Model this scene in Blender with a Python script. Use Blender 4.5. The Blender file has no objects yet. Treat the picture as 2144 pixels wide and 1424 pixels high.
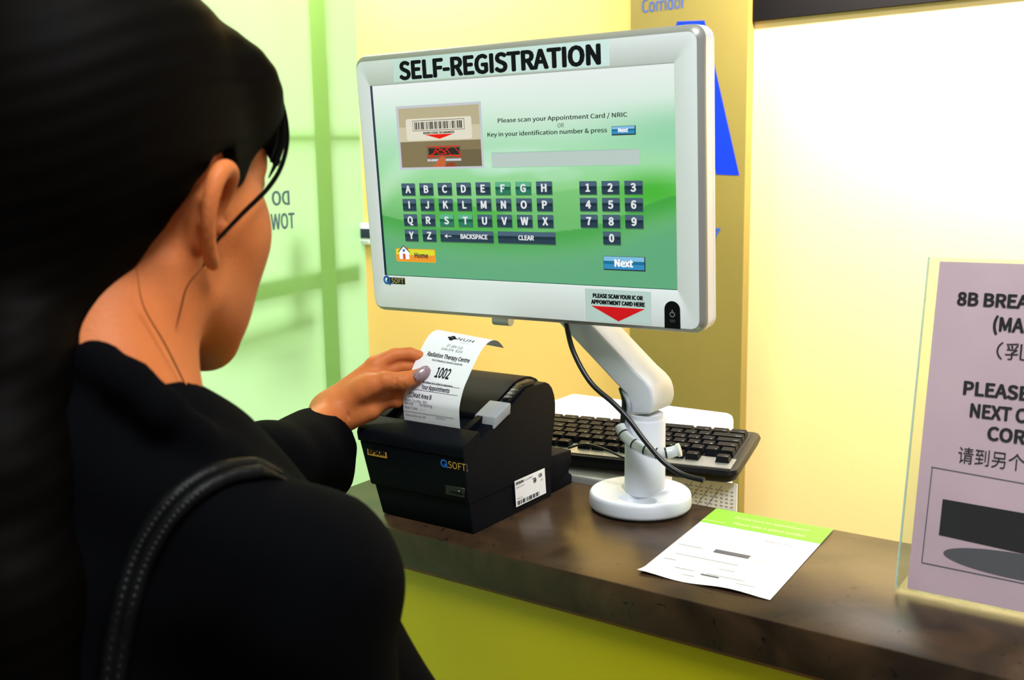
import bpy, bmesh, math, random
import numpy as np
from mathutils import Vector, Matrix
random.seed(4)
C = bpy.context.scene.collection

# ------------------------------------------------------------------ camera
PW, PH, FP = 2144, 1424, 2100.0
CT = 1.10                                   # height of the counter top
def _cam_axes():
    p, roll = math.atan(336/2100), 0.0165
    fw = np.array([0, math.cos(p), -math.sin(p)]); r = np.array([1., 0, 0]); u = np.cross(r, fw)
    cr, sr = math.cos(roll), math.sin(roll)
    r, u = r*cr-u*sr, u*cr+r*sr
    a = math.radians(35.04796)
    M = np.array([[math.cos(a), -math.sin(a), 0], [math.sin(a), math.cos(a), 0], [0, 0, 1]])
    return M@r, M@u, M@fw
CR, CU, CF = _cam_axes()
CC = np.array([0, 0, CT+0.375])
cam_d = bpy.data.cameras.new('camera'); cam = bpy.data.objects.new('camera', cam_d); C.objects.link(cam)
cam_d.sensor_width = 36; cam_d.lens = 36*FP/PW; cam_d.clip_start = 0.02; cam_d.clip_end = 100
cam_d.dof.use_dof = True; cam_d.dof.focus_distance = 1.2; cam_d.dof.aperture_fstop = 10
mw = Matrix.Identity(4)
for i in range(3):
    mw[i][0] = CR[i]; mw[i][1] = CU[i]; mw[i][2] = -CF[i]; mw[i][3] = CC[i]
cam.matrix_world = mw
bpy.context.scene.camera = cam
# reading real positions off the photograph (a ray met with a real plane)
def ray(x, y): return CR*(x-PW/2)+CU*(PH/2-y)+CF*FP
def onz(x, y, z):
    d = ray(x, y); return CC+d*((z-CC[2])/d[2])
def ony(x, y, Y):
    d = ray(x, y); return CC+d*((Y-CC[1])/d[1])
def onx(x, y, X):
    d = ray(x, y); return CC+d*((X-CC[0])/d[0])
def at(x, y, d): return CC+ray(x, y)*(d/FP)

# ------------------------------------------------------------------ view, world, lamps
sc = bpy.context.scene
sc.view_settings.view_transform = 'Standard'; sc.view_settings.look = 'None'
sc.view_settings.exposure = 0; sc.view_settings.gamma = 1; sc.view_settings.use_curve_mapping = False
w = bpy.data.worlds.new('world'); sc.world = w; w.use_nodes = True
w.node_tree.nodes['Background'].inputs[0].default_value = (1, .97, .93, 1)
w.node_tree.nodes['Background'].inputs[1].default_value = 0.30
def area(name, loc, target, sx, sy, power, col=(1, 1, 1), spread=180):
    l = bpy.data.lights.new(name, 'AREA'); l.shape = 'RECTANGLE'; l.size = sx; l.size_y = sy
    l.energy = power; l.color = col; l.spread = math.radians(spread)
    o = bpy.data.objects.new(name, l); C.objects.link(o); o.location = loc
    o.rotation_euler = (Vector(target)-Vector(loc)).to_track_quat('-Z', 'Y').to_euler()
    return o
area('ceiling_panel_light', (.15, .30, 2.72), (-.45, 1.0, 1.3), .7, .7, 38, (.95, .97, 1))
area('staff_ceiling_light', (-2.0, 1.85, 2.6), (-2.2, 2.4, 1.3), .5, .4, 42, (1, .95, .88))
area('daylight_behind_glass', (-3.9, .9, 1.75), (-2.0, 1.0, 1.6), 3.6, 2.8, 60, (.97, 1, .95))
area('wall_washer_light', (.0, 2.12, 2.16), (.0, 2.40, 1.72), 1.5, .06, 100, (1, .97, .92))

# ------------------------------------------------------------------ materials
def mat(name, col, rough=.5, metal=0, spec=.5, emit=None, noise=0, nscale=40, bump=0, bscale=300, coat=0, sub=0, trans=0, alpha=1):
    m = bpy.data.materials.new(name); m.use_nodes = True; nt = m.node_tree; b = nt.nodes['Principled BSDF']
    c4 = (*col, 1); b.inputs['Base Color'].default_value = c4
    b.inputs['Roughness'].default_value = rough; b.inputs['Metallic'].default_value = metal
    b.inputs['Specular IOR Level'].default_value = spec; b.inputs['Coat Weight'].default_value = coat
    b.inputs['Transmission Weight'].default_value = trans; b.inputs['Alpha'].default_value = alpha
    if sub:
        b.inputs['Subsurface Weight'].default_value = sub; b.inputs['Subsurface Radius'].default_value = (1, .35, .2)
        b.inputs['Subsurface Scale'].default_value = .008
    if emit is not None:
        b.inputs['Emission Color'].default_value = c4; b.inputs['Emission Strength'].default_value = emit
        b.inputs['Base Color'].default_value = (0, 0, 0, 1); b.inputs['Specular IOR Level'].default_value = .2
    tc = nt.nodes.new('ShaderNodeTexCoord')
    if noise:
        n = nt.nodes.new('ShaderNodeTexNoise'); n.inputs['Scale'].default_value = nscale; n.inputs['Detail'].default_value = 5
        nt.links.new(tc.outputs['Object'], n.inputs['Vector'])
        r = nt.nodes.new('ShaderNodeValToRGB')
        r.color_ramp.elements[0].position = .3; r.color_ramp.elements[1].position = .7
        r.color_ramp.elements[0].color = (*[c*(1-noise) for c in col], 1); r.color_ramp.elements[1].color = (*[min(1, c*(1+noise)) for c in col], 1)
        nt.links.new(n.outputs['Fac'], r.inputs['Fac']); nt.links.new(r.outputs['Color'], b.inputs['Base Color'])
    if bump:
        n = nt.nodes.new('ShaderNodeTexNoise'); n.inputs['Scale'].default_value = bscale; n.inputs['Detail'].default_value = 4
        nt.links.new(tc.outputs['Object'], n.inputs['Vector'])
        bp = nt.nodes.new('ShaderNodeBump'); bp.inputs['Strength'].default_value = bump; bp.inputs['Distance'].default_value = .001
        nt.links.new(n.outputs['Fac'], bp.inputs['Height']); nt.links.new(bp.outputs['Normal'], b.inputs['Normal'])
    return m
def s2l(r, g, b): return tuple(((c/255)/12.92 if c/255 <= .04045 else ((c/255+.055)/1.055)**2.4) for c in (r, g, b))
def glow(name, r, g, b): return mat(name, s2l(r, g, b), rough=.4, emit=1.0)
def ink(name, r, g, b, rough=.5): return mat(name, s2l(r, g, b), rough=rough)

M = {}
M['wall'] = mat('ochre_wall_paint', (.84, .51, .16), .75, noise=.03, nscale=3, bump=.1)
M['wall_r'] = mat('cream_wall_paint', (.82, .60, .27), .7, noise=.03, nscale=3, bump=.1)
M['column'] = mat('olive_laminate', (.215, .155, .028), .6, noise=.04, nscale=6, bump=.05)
M['dark'] = mat('dark_soffit', (.003, .002, .002), .8, spec=.1)
M['ceil'] = mat('ceiling_white', (.8, .8, .78), .9, bump=.05)
M['floor'] = mat('floor_vinyl', (.35, .33, .28), .4, noise=.1, nscale=8)
M['lime'] = mat('lime_panel', (.62, .55, .006), .4, noise=.12, nscale=2.5, bump=.02)
M['wood'] = mat('wood_strip', (.22, .09, .02), .5, noise=.2, nscale=30)
M['desk'] = mat('desk_laminate', (.30, .22, .12), .5, noise=.1, nscale=12)
M['white'] = mat('white_plastic', (.74, .78, .86), .32, bump=.03, bscale=600)
M['arm'] = mat('white_arm_paint', (.68, .72, .80), .35, bump=.02)
M['silver'] = mat('silver_plastic', (.52, .54, .56), .38, metal=.25)
M['bezel'] = mat('bezel_white', (.86, .90, .97), .3, bump=.03, bscale=700)
M['rim'] = mat('grey_rim_plastic', (.30, .31, .29), .35, metal=.3)
M['navy'] = mat('dark_screen_edge', (.008, .012, .04), .3)
M['pblack'] = mat('black_printer_plastic', (.0026, .0034, .0065), .55, spec=.07, bump=.2, bscale=1800)
M['pblack2'] = mat('black_smooth_plastic', (.004, .0045, .006), .4, spec=.15)
M['black'] = mat('deep_black', (.003, .003, .004), .5)
M['key'] = mat('black_keycap', (.0055, .0065, .009), .5, spec=.12)
M['kplate'] = mat('keyboard_silver', (.45, .45, .42), .35, metal=.5)
M['legend'] = mat('white_print', (.65, .65, .65), .6)
M['lever'] = mat('grey_lever', (.30, .32, .36), .45)
M['cable'] = mat('black_cable', (.006, .007, .009), .35)
M['gcable'] = mat('grey_cable', (.25, .28, .33), .4)
M['wrap'] = mat('clear_spiral_wrap', (.8, .86, .9), .15, trans=.35)
M['rubber'] = mat('rubber_foot', (.01, .01, .01), .8)
M['skin'] = mat('skin', (.58, .17, .05), .5, spec=.2, sub=.25, noise=.08, nscale=25, bump=.25, bscale=350)
M['hair'] = mat('black_hair', (.0016, .0011, .0009), .6, spec=.035)
M['jacket'] = mat('black_jacket', (.0014, .0016, .0024), .9, spec=.04, bump=.5, bscale=900)
M['leather'] = mat('black_leather', (.003, .0034, .004), .45, spec=.14, bump=.6, bscale=260)
M['nail'] = mat('glitter_nail', (.55, .42, .47), .3, metal=.3, noise=.55, nscale=900)
M['stitch'] = mat('grey_stitch', (.05, .05, .055), .5)
M['eye'] = mat('eye_white', (.8, .78, .75), .15)
M['iris'] = mat('iris', (.03, .015, .008), .1)
M['lip'] = mat('lip', (.55, .12, .09), .4)
M['paper'] = mat('thermal_paper', (.80, .82, .90), .65)
M['sheet'] = mat('paper_sheet', (.86, .86, .88), .7)
M['pink'] = mat('pink_paper', (.72, .46, .60), .6, noise=.08, nscale=9)
M['green'] = ink('leaflet_green', 120, 215, 20)
M['ink'] = mat('black_ink', s2l(10, 12, 20), .7, spec=.15)
M['ink2'] = ink('faded_ink', 75, 80, 95)
M['ink3'] = ink('grey_ink', 150, 150, 155)
M['blue'] = mat('sign_blue', (.0, .025, .62), .6, spec=.2)
M['blue2'] = mat('sign_blue_text', (.02, .09, .42), .6, spec=.2)
M['red'] = mat('red_arrow', (.95, .0, .01), .5)
M['label'] = mat('pale_blue_label', (.72, .90, .94), .45)
M['gold'] = mat('gold_badge', (.75, .42, .06), .4)
M['glasstext'] = ink('glass_lettering', 45, 80, 100)
M['bar'] = mat('grey_frame_bar', (.18, .28, .17), .6)
M['qblue'] = mat('logo_blue', (.0, .13, .62), .4)
M['cream'] = ink('cream_print', 225, 205, 140)

def counter_mat():
    m = mat('brown_speckled_stone', (.05, .034, .022), .3, spec=.25); nt = m.node_tree; b = nt.nodes['Principled BSDF']
    tc = nt.nodes.new('ShaderNodeTexCoord')
    def nz(s, d, p0, p1, c0, c1):
        n = nt.nodes.new('ShaderNodeTexNoise'); n.inputs['Scale'].default_value = s; n.inputs['Detail'].default_value = d
        n.inputs['Distortion'].default_value = .8
        r = nt.nodes.new('ShaderNodeValToRGB'); r.color_ramp.elements[0].position = p0; r.color_ramp.elements[1].position = p1
        r.color_ramp.elements[0].color = c0; r.color_ramp.elements[1].color = c1
        nt.links.new(tc.outputs['Object'], n.inputs['Vector']); nt.links.new(n.outputs['Fac'], r.inputs['Fac']); return r
    a = nz(14, 6, .35, .68, (.021, .0125, .0075, 1), (.070, .039, .020, 1))
    s = nz(85, 3, .66, .71, (0, 0, 0, 1), (1, 1, 1, 1))
    mx = nt.nodes.new('ShaderNodeMix'); mx.data_type = 'RGBA'
    nt.links.new(s.outputs['Color'], mx.inputs[0]); nt.links.new(a.outputs['Color'], mx.inputs[6]); mx.inputs[7].default_value = (.008, .007, .008, 1)
    nt.links.new(mx.outputs[2], b.inputs['Base Color'])
    return m
M['stone'] = counter_mat()

def frosted():
    m = bpy.data.materials.new('green_frosted_film'); m.use_nodes = True; nt = m.node_tree
    for n in list(nt.nodes): nt.nodes.remove(n)
    out = nt.nodes.new('ShaderNodeOutputMaterial')
    t = nt.nodes.new('ShaderNodeBsdfTranslucent'); d = nt.nodes.new('ShaderNodeBsdfDiffuse'); g = nt.nodes.new('ShaderNodeBsdfGlossy')
    g.inputs['Roughness'].default_value = .25
    tc = nt.nodes.new('ShaderNodeTexCoord'); n = nt.nodes.new('ShaderNodeTexNoise'); n.inputs['Scale'].default_value = 1.6; n.inputs['Detail'].default_value = 3
    r = nt.nodes.new('ShaderNodeValToRGB'); r.color_ramp.elements[0].position = .35; r.color_ramp.elements[1].position = .65
    r.color_ramp.elements[0].color = (.55, .92, .42, 1); r.color_ramp.elements[1].color = (.60, .95, .50, 1)
    nt.links.new(tc.outputs['Object'], n.inputs['Vector']); nt.links.new(n.outputs['Fac'], r.inputs['Fac'])
    nt.links.new(r.outputs['Color'], t.inputs['Color']); nt.links.new(r.outputs['Color'], d.inputs['Color'])
    a = nt.nodes.new('ShaderNodeMixShader'); a.inputs[0].default_value = .87
    nt.links.new(d.outputs[0], a.inputs[1]); nt.links.new(t.outputs[0], a.inputs[2])
    b = nt.nodes.new('ShaderNodeMixShader'); b.inputs[0].default_value = .05
    nt.links.new(a.outputs[0], b.inputs[1]); nt.links.new(g.outputs[0], b.inputs[2])
    nt.links.new(b.outputs[0], out.inputs['Surface'])
    return m
M['frost'] = frosted()

def acrylic():
    m = bpy.data.materials.new('clear_acrylic'); m.use_nodes = True; nt = m.node_tree
    for n in list(nt.nodes): nt.nodes.remove(n)
    out = nt.nodes.new('ShaderNodeOutputMaterial'); t = nt.nodes.new('ShaderNodeBsdfTransparent'); g = nt.nodes.new('ShaderNodeBsdfGlossy')
    t.inputs['Color'].default_value = (.95, .98, .96, 1); g.inputs['Roughness'].default_value = .05
    x = nt.nodes.new('ShaderNodeMixShader'); x.inputs[0].default_value = .05
    nt.links.new(t.outputs[0], x.inputs[1]); nt.links.new(g.outputs[0], x.inputs[2])
    nt.links.new(x.outputs[0], out.inputs['Surface']); return m
M['acrylic'] = acrylic()

# ------------------------------------------------------------------ object helpers
def props(o, label=None, cat=None, group=None, kind=None):
    if label: o['label'] = label
    if cat: o['category'] = cat
    if group: o['group'] = group
    if kind: o['kind'] = kind
    return o
ORG = {}
def thing(name, loc, label, cat, group=None):
    o = bpy.data.objects.new(name, None); C.objects.link(o); o.location = loc; o.empty_display_size = .02
    ORG[o] = Vector(loc)
    return props(o, label, cat, group)
def link_mesh(name, me, parent=None, origin=None):
    """geometry is given in world coordinates"""
    o = bpy.data.objects.new(name, me); C.objects.link(o)
    if parent is not None:
        org = ORG[parent]; ORG[o] = org; me.transform(Matrix.Translation(-org)); o.parent = parent
    elif origin is not None:
        org = Vector(origin); ORG[o] = org; me.transform(Matrix.Translation(-org)); o.location = org
    else: ORG[o] = Vector((0, 0, 0))
    return o
def part(name, bm, m, parent=None, origin=None, smooth=True, label=None):
    me = bpy.data.meshes.new(name); bm.normal_update(); bm.to_mesh(me); bm.free()
    for x in (m if isinstance(m, (list, tuple)) else [m]): me.materials.append(x)
    if smooth: smooth_by_angle(me, 38)
    o = link_mesh(name, me, parent, origin)
    if label: o['label'] = label
    return o
def smooth_by_angle(me, deg):
    me.polygons.foreach_set('use_smooth', [True]*len(me.polygons))
    me.set_sharp_from_angle(angle=math.radians(deg))
def box(x0, x1, y0, y1, z0, z1, bev=0, seg=2, bm=None):
    b = bm or bmesh.new()
    vs = [b.verts.new((x, y, z)) for x in (x0, x1) for y in (y0, y1) for z in (z0, z1)]
    fs = [b.faces.new([vs[i] for i in f]) for f in ((0, 1, 3, 2), (4, 6, 7, 5), (0, 4, 5, 1), (2, 3, 7, 6), (0, 2, 6, 4), (1, 5, 7, 3))]
    if bev:
        es = list({e for f in fs for e in f.edges})
        bmesh.ops.bevel(b, geom=es, offset=bev, segments=seg, profile=.5, affect='EDGES')
    return b
def prism(pts, axis, a0, a1, bev=0, seg=3, fn=None):
    """extrude a closed 2D outline; axis 'x': pts are (y,z); 'y': (x,z); 'z': (x,y)"""
    b = bmesh.new()
    def P(p, a): return {'x': (a, p[0], p[1]), 'y': (p[0], a, p[1]), 'z': (p[0], p[1], a)}[axis]
    A = [b.verts.new(P(p, a0)) for p in pts]; B = [b.verts.new(P(p, a1)) for p in pts]; n = len(pts)
    b.faces.new(A); b.faces.new(B[::-1])
    for i in range(n): b.faces.new((A[i], B[i], B[(i+1) % n], A[(i+1) % n]))
    bmesh.ops.recalc_face_normals(b, faces=b.faces)
    if bev:
        es = [e for e in b.edges if e.calc_face_angle(0) > .5]
        bmesh.ops.bevel(b, geom=es, offset=bev, segments=seg, profile=.5, affect='EDGES')
    if fn:
        for v in b.verts: v.co = Vector(fn(*v.co))
    return b
def loft(rings, cap0=True, cap1=True, bm=None):
    b = bm or bmesh.new(); R = [[b.verts.new(tuple(p)) for p in r] for r in rings]; n = len(R[0])
    for r0, r1 in zip(R, R[1:]):
        for i in range(n): b.faces.new((r0[i], r0[(i+1) % n], r1[(i+1) % n], r1[i]))
    if cap0: b.faces.new(R[0][::-1])
    if cap1: b.faces.new(R[-1])
    bmesh.ops.recalc_face_normals(b, faces=b.faces)
    return b
def lathe(prof, cx, cy, n=48, bm=None):
    return loft([[(cx+r*math.cos(t*2*math.pi/n), cy+r*math.sin(t*2*math.pi/n), z) for t in range(n)] for r, z in prof], bm=bm)
def spline(pts, k=8):
    P = [np.array(p, float) for p in pts]; P = [2*P[0]-P[1]]+P+[2*P[-1]-P[-2]]; out = []
    for i in range(1, len(P)-2):
        for j in range(k):
            t = j/k; a, b_, c, d = P[i-1], P[i], P[i+1], P[i+2]
            out.append(.5*((2*b_)+(-a+c)*t+(2*a-5*b_+4*c-d)*t*t+(-a+3*b_-3*c+d)*t**3))
    out.append(P[-2]); return out
def tube(path, r, n=10, bm=None, r1=None, flat=1.0):
    path = [Vector(p) for p in path]; rings = []; up = Vector((0.13, .2, 1)).normalized(); m = len(path)
    for i, p in enumerate(path):
        t = (path[min(i+1, m-1)]-path[max(i-1, 0)]).normalized()
        a = t.cross(up).normalized(); up = a.cross(t).normalized()
        rr = (r if r1 is None else r+(r1-r)*i/(m-1)) if not callable(r) else r(i/(m-1))
        rings.append([p+(a*math.cos(q*2*math.pi/n)+up*math.sin(q*2*math.pi/n)*flat)*rr for q in range(n)])
    return loft(rings, bm=bm)

# ------------------------------------------------------------------ writing and flat marks
_tc = {}
try:      # the sans-serif that ships inside Blender itself; the built-in face is the fallback
    import os
    UIFONT = bpy.data.fonts.load(os.path.join(bpy.utils.resource_path('LOCAL'), 'datafiles', 'fonts', 'Noto Sans CJK Regular.woff2'))
except Exception:
    UIFONT = None
def glyphs(s, bold=0.0):
    k = (s, bold)
    if k in _tc: return _tc[k]
    cu = bpy.data.curves.new('t', 'FONT'); cu.body = s; cu.size = 1; cu.resolution_u = 3
    if UIFONT: cu.font = UIFONT
    ob = bpy.data.objects.new('t', cu); C.objects.link(ob)
    dg = bpy.context.evaluated_depsgraph_get(); ev = ob.evaluated_get(dg); me = ev.to_mesh()
    V = np.array([v.co[:2] for v in me.vertices]) if len(me.vertices) else np.zeros((0, 2))
    Fc = [tuple(p.vertices) for p in me.polygons]
    if bold and len(V):                      # heavier weight: the strokes laid again a little to each side
        V0, F0 = V, Fc; V = []; Fc = []
        for i, (dx, dy) in enumerate([(math.cos(t*math.pi/5), math.sin(t*math.pi/5)*.75) for t in range(10)]):
            V.append(np.concatenate([V0+np.array([dx, dy])*bold, np.full((len(V0), 1), i*.04)], 1)); Fc += [tuple(j+i*len(V0) for j in f) for f in F0]
        V = np.concatenate(V)
    ev.to_mesh_clear(); bpy.data.objects.remove(ob); bpy.data.curves.remove(cu)
    if len(V): V[:, 0] -= V[:, 0].min()
    _tc[k] = (V, Fc); return _tc[k]
CAP = float(glyphs('H')[0][:, 1].max()-glyphs('H')[0][:, 1].min())
class Flat:
    """2D marks (x right, y down) placed on a surface by fn(x, y, layer) -> world point"""
    def __init__(s, fn, bm=None): s.fn = fn; s.bm = bm or bmesh.new(); s.mats = []; s.L = 1; s.up = 1
    def mi(s, m):
        if m not in s.mats: s.mats.append(m)
        return s.mats.index(m)
    def face(s, P, m, layer):
        try:
            f = s.bm.faces.new([s.bm.verts.new(tuple(s.fn(p[0], p[1], layer))) for p in P]); f.material_index = s.mi(m)
        except ValueError: pass
    def rect(s, x0, y0, x1, y1, m, layer=1, nx=1, ny=1):
        for i in range(nx):
            for j in range(ny):
                a, b = x0+(x1-x0)*i/nx, x0+(x1-x0)*(i+1)/nx; c, d = y0+(y1-y0)*j/ny, y0+(y1-y0)*(j+1)/ny
                s.face([(a, d), (b, d), (b, c), (a, c)], m, layer)
    def poly(s, P, m, layer=1):
        ar = sum(P[i-1][0]*P[i][1]-P[i][0]*P[i-1][1] for i in range(len(P)))
        s.face(P if ar < 0 else P[::-1], m, layer)
    def line(s, a, b, wd, m, layer=2):
        d = np.array(b)-np.array(a); d = d/np.linalg.norm(d)*wd/2; n = np.array([-d[1], d[0]])
        s.poly([a+n, b+n, b-n, a-n], m, layer)
    def ell(s, cx, cy, rx, ry, m, layer=1, n=28):
        s.poly([(cx+rx*math.cos(i*2*math.pi/n), cy+ry*math.sin(i*2*math.pi/n)) for i in range(n)], m, layer)
    def ring(s, cx, cy, r, wd, m, layer=1, a0=0, a1=2*math.pi, n=24, sy=1):
        for i in range(n):
            t, u = a0+(a1-a0)*i/n, a0+(a1-a0)*(i+1)/n
            s.poly([(cx+q*math.cos(v), cy+q*math.sin(v)*sy) for q, v in ((r, t), (r, u), (r-wd, u), (r-wd, t))], m, layer)
    def rrect(s, x0, y0, x1, y1, r, m, layer=1):
        P = []
        for cx, cy, a in ((x1-r, y1-r, 0), (x0+r, y1-r, 90), (x0+r, y0+r, 180), (x1-r, y0+r, 270)):
            for k in range(6):
                t = math.radians(a+k*18); P.append((cx+r*math.cos(t), cy+r*math.sin(t)))
        s.poly(P, m, layer)
    def text(s, st, x, y, h, m, width=None, align='l', bold=0, layer=2, dy=0, mirror=False):
        V, Fc = glyphs(st, bold)
        if not len(V): return
        k = h/CAP; wd = V[:, 0].max(); kx = (width/wd) if width else k
        tw = wd*kx; x0 = x-(tw/2 if align == 'c' else tw if align == 'r' else 0)
        X = V[:, 0]*kx
        if mirror: X = tw-X
        P = [s.bm.verts.new(tuple(s.fn(x0+a, y-b*k+dy*a, layer+(V[n_, 2] if V.shape[1] > 2 else 0)))) for n_, (a, b) in enumerate(zip(X, V[:, 1]))]
        i = s.mi(m)
        for f in Fc:
            try:
                q = s.bm.faces.new([P[j] for j in f]); q.material_index = i
            except ValueError: pass
    def bars(s, x0, y0, x1, y1, m, n, layer=2, seed=1):
        R = random.Random(seed); ws = [R.choice((1, 1, 2, 3)) for _ in range(2*n)]; t = sum(ws); x = x0
        for i, q in enumerate(ws):
            d = q/t*(x1-x0)
            if i % 2 == 0: s.rect(x, y0, x+d, y1, m, layer)
            x += d
    def obj(s, name, parent=None, origin=None, label=None): return part(name, s.bm, s.mats, parent, origin, smooth=False, label=label)

# ------------------------------------------------------------------ smooth blended solids
def P_len(a): return np.sqrt((a*a).sum(-1))
def ell_(P, c, r):
    q = P-np.array(c); r = np.array(r); k0 = P_len(q/r); k1 = P_len(q/(r*r))+1e-9; return k0*(k0-1)/k1
def cap_(P, a, b, ra, rb=None):
    a = np.array(a); b = np.array(b); rb = ra if rb is None else rb; ab = b-a
    t = np.clip(((P-a)@ab)/(ab@ab), 0, 1); return P_len(P-a-t[..., None]*ab)-(ra+(rb-ra)*t)
def chain_(P, pts, k=.004):
    d = None
    for (a, ra), (b, rb) in zip(pts, pts[1:]):
        e = cap_(P, a, b, ra, rb); d = e if d is None else smin(d, e, k)
    return d
def smin(a, b, k):
    h = np.clip(.5+.5*(b-a)/k, 0, 1); return b*(1-h)+a*h-k*h*(1-h)
def smax(a, b, k): return -smin(-a, -b, k)
def nets(fn, lo, hi, h):
    lo = np.array(lo, float); hi = np.array(hi, float); n = np.ceil((hi-lo)/h).astype(int)+1
    ax = [lo[i]+np.arange(n[i])*h for i in range(3)]
    D = np.empty(n, np.float32)
    for i in range(0, n[0], 24):
        X = np.stack(np.meshgrid(ax[0][i:i+24], ax[1], ax[2], indexing='ij'), -1); D[i:i+24] = fn(X)
    D[0] = D[-1] = h; D[:, 0] = D[:, -1] = h; D[:, :, 0] = D[:, :, -1] = h      # always a closed solid
    S = D < 0; cs = [(a, b, c) for a in (0, 1) for b in (0, 1) for c in (0, 1)]
    def sl(A, o): return A[o[0]:n[0]-1+o[0], o[1]:n[1]-1+o[1], o[2]:n[2]-1+o[2]]
    cnt = sum(sl(S, o).astype(np.int8) for o in cs); act = (cnt > 0) & (cnt < 8)
    acc = np.zeros(tuple(n-1)+(3,), np.float32); num = np.zeros(tuple(n-1), np.float32)
    for a in cs:
        for k in range(3):
            if a[k]: continue
            b = list(a); b[k] = 1; b = tuple(b)
            da, db = sl(D, a), sl(D, b); cr = (da < 0) != (db < 0)
            t = np.where(cr, da/(da-db+1e-20), 0)
            pt = np.zeros(acc.shape, np.float32)
            for j in range(3): pt[..., j] = a[j]
            pt[..., k] += t
            acc += pt*cr[..., None]; num += cr
    idx = -np.ones(tuple(n-1), int); ii = np.argwhere(act); idx[act] = np.arange(len(ii))
    V = lo+(ii+acc[act]/num[act][:, None])*h; Fs = []
    for k in range(3):
        j, l = (k+1) % 3, (k+2) % 3
        s0 = [slice(1, n[q]-1) for q in range(3)]; s0[k] = slice(0, n[k]-1); s1 = list(s0); s1[k] = slice(1, n[k])
        A, B = S[tuple(s0)], S[tuple(s1)]
        for fl, msk in ((0, A & ~B), (1, ~A & B)):
            e = np.argwhere(msk)
            if not len(e): continue
            for q in range(3):
                if q != k: e[:, q] += 1
            def g(dj, dl):
                c = e.copy(); c[:, j] -= dj; c[:, l] -= dl; return idx[c[:, 0], c[:, 1], c[:, 2]]
            Q = np.stack([g(1, 1), g(0, 1), g(0, 0), g(1, 0)], 1)
            Fs.append(Q if fl == 0 else Q[:, ::-1])
    return V, np.concatenate(Fs)
def npmesh(name, sets, mats):
    V = np.concatenate([s[0] for s in sets]); off = 0; F_ = []; MI = []
    for s in sets:
        F_.append(s[1]+off); off += len(s[0]); MI += [s[2] if len(s) > 2 else 0]*len(s[1])
    me = bpy.data.meshes.new(name); me.from_pydata(V.tolist(), [], np.concatenate(F_).tolist()); me.update()
    for m in mats: me.materials.append(m)
    me.polygons.foreach_set('material_index', MI); me.polygons.foreach_set('use_smooth', [True]*len(me.polygons))
    return me

# ================================================================== THE SETTING
def struct(name, bm, m, origin=None, label=None, smooth=False):
    o = part(name, bm, m, None, origin, smooth=smooth); o['kind'] = 'structure'
    if label: o['label'] = label
    return o
YW = 2.40
xL = ony(748, 100, YW)[0]; xc0 = ony(1320, 100, YW-.04)[0]; xc1 = ony(1566, 60, YW-.04)[0]
struct('floor', box(-4.2, 3.0, -2.2, YW+.1, -.05, 0), M['floor'])
struct('ceiling', box(-4.2, 3.0, -2.2, YW+.1, 2.85, 2.9), M['ceil'])
struct('wall_back', box(xL-.0, xc0, YW, YW+.1, 0, 2.85), M['wall'])
struct('wall_right', box(xc1, 2.9, YW, YW+.1, 0, 2.85), M['wall_r'])
column = struct('wall_pillar', box(xc0, xc1, YW-.04, YW+.1, 0, 2.85), M['column'])
struct('trim_1', box(xc1+.003, 2.9, YW-.016, YW-.001, ony(1700, 30.5, YW-.016)[2], 2.84), M['dark'], label='dark soffit above the pale right wall')
# lettering on the pillar
def pil(x, y, l=1):
    return (x, YW-.0405-.0004*l, y)
def pp(x, y):
    p = ony(x, y, YW-.04); return p[0], p[2]
class FlatW(Flat): pass
F = Flat(lambda x, y, l: (x, YW-.0405-.0003*l, -y))
a = pp(1345, 27); b = pp(1435, 10)
F.text('Corridor', a[0], -a[1], .033, M['blue2'], width=b[0]-a[0])
F.obj('corridor_lettering', None, (a[0], YW-.04, a[1]))
bpy.data.objects['corridor_lettering']['label'] = 'blue Corridor lettering at the top of the olive pillar'
bpy.data.objects['corridor_lettering']['category'] = 'sign'
F = Flat(lambda x, y, l: (x, YW-.0405-.0003*l, -y))
q = [pp(*p) for p in ((1418, 45), (1475, 43), (1548, 367), (1500, 365), (1488, 300), (1408, 300), (1394, 363), (1347, 360))]
F.poly([(p[0], -p[1]) for p in (q[0], q[1], q[2], q[3], ((q[0][0]+q[1][0])/2, q[0][1]-.07))], M['blue'])
F.poly([(p[0], -p[1]) for p in (q[0], ((q[0][0]+q[1][0])/2, q[0][1]-.07), q[6], q[7])], M['blue'])
F.rect(q[5][0], -q[5][1]-.03, q[4][0], -q[5][1]+.01, M['blue'], 2)
o = F.obj('corridor_letter', None, (q[2][0], YW-.04, q[2][1])); props(o, 'large blue letter A on the olive pillar behind the monitor', 'sign')
F = Flat(lambda x, y, l: (x, YW-.0405-.0003*l, -y))
a = pp(1483, 514); b = pp(1507, 478)
F.text('7', a[0], -a[1], b[1]-a[1], M['blue2'], width=b[0]-a[0]+.002, bold=.0)
o = F.obj('corridor_number', None, (a[0], YW-.04, a[1])); props(o, 'blue number 7 low on the olive pillar, right of the monitor', 'sign')
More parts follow.
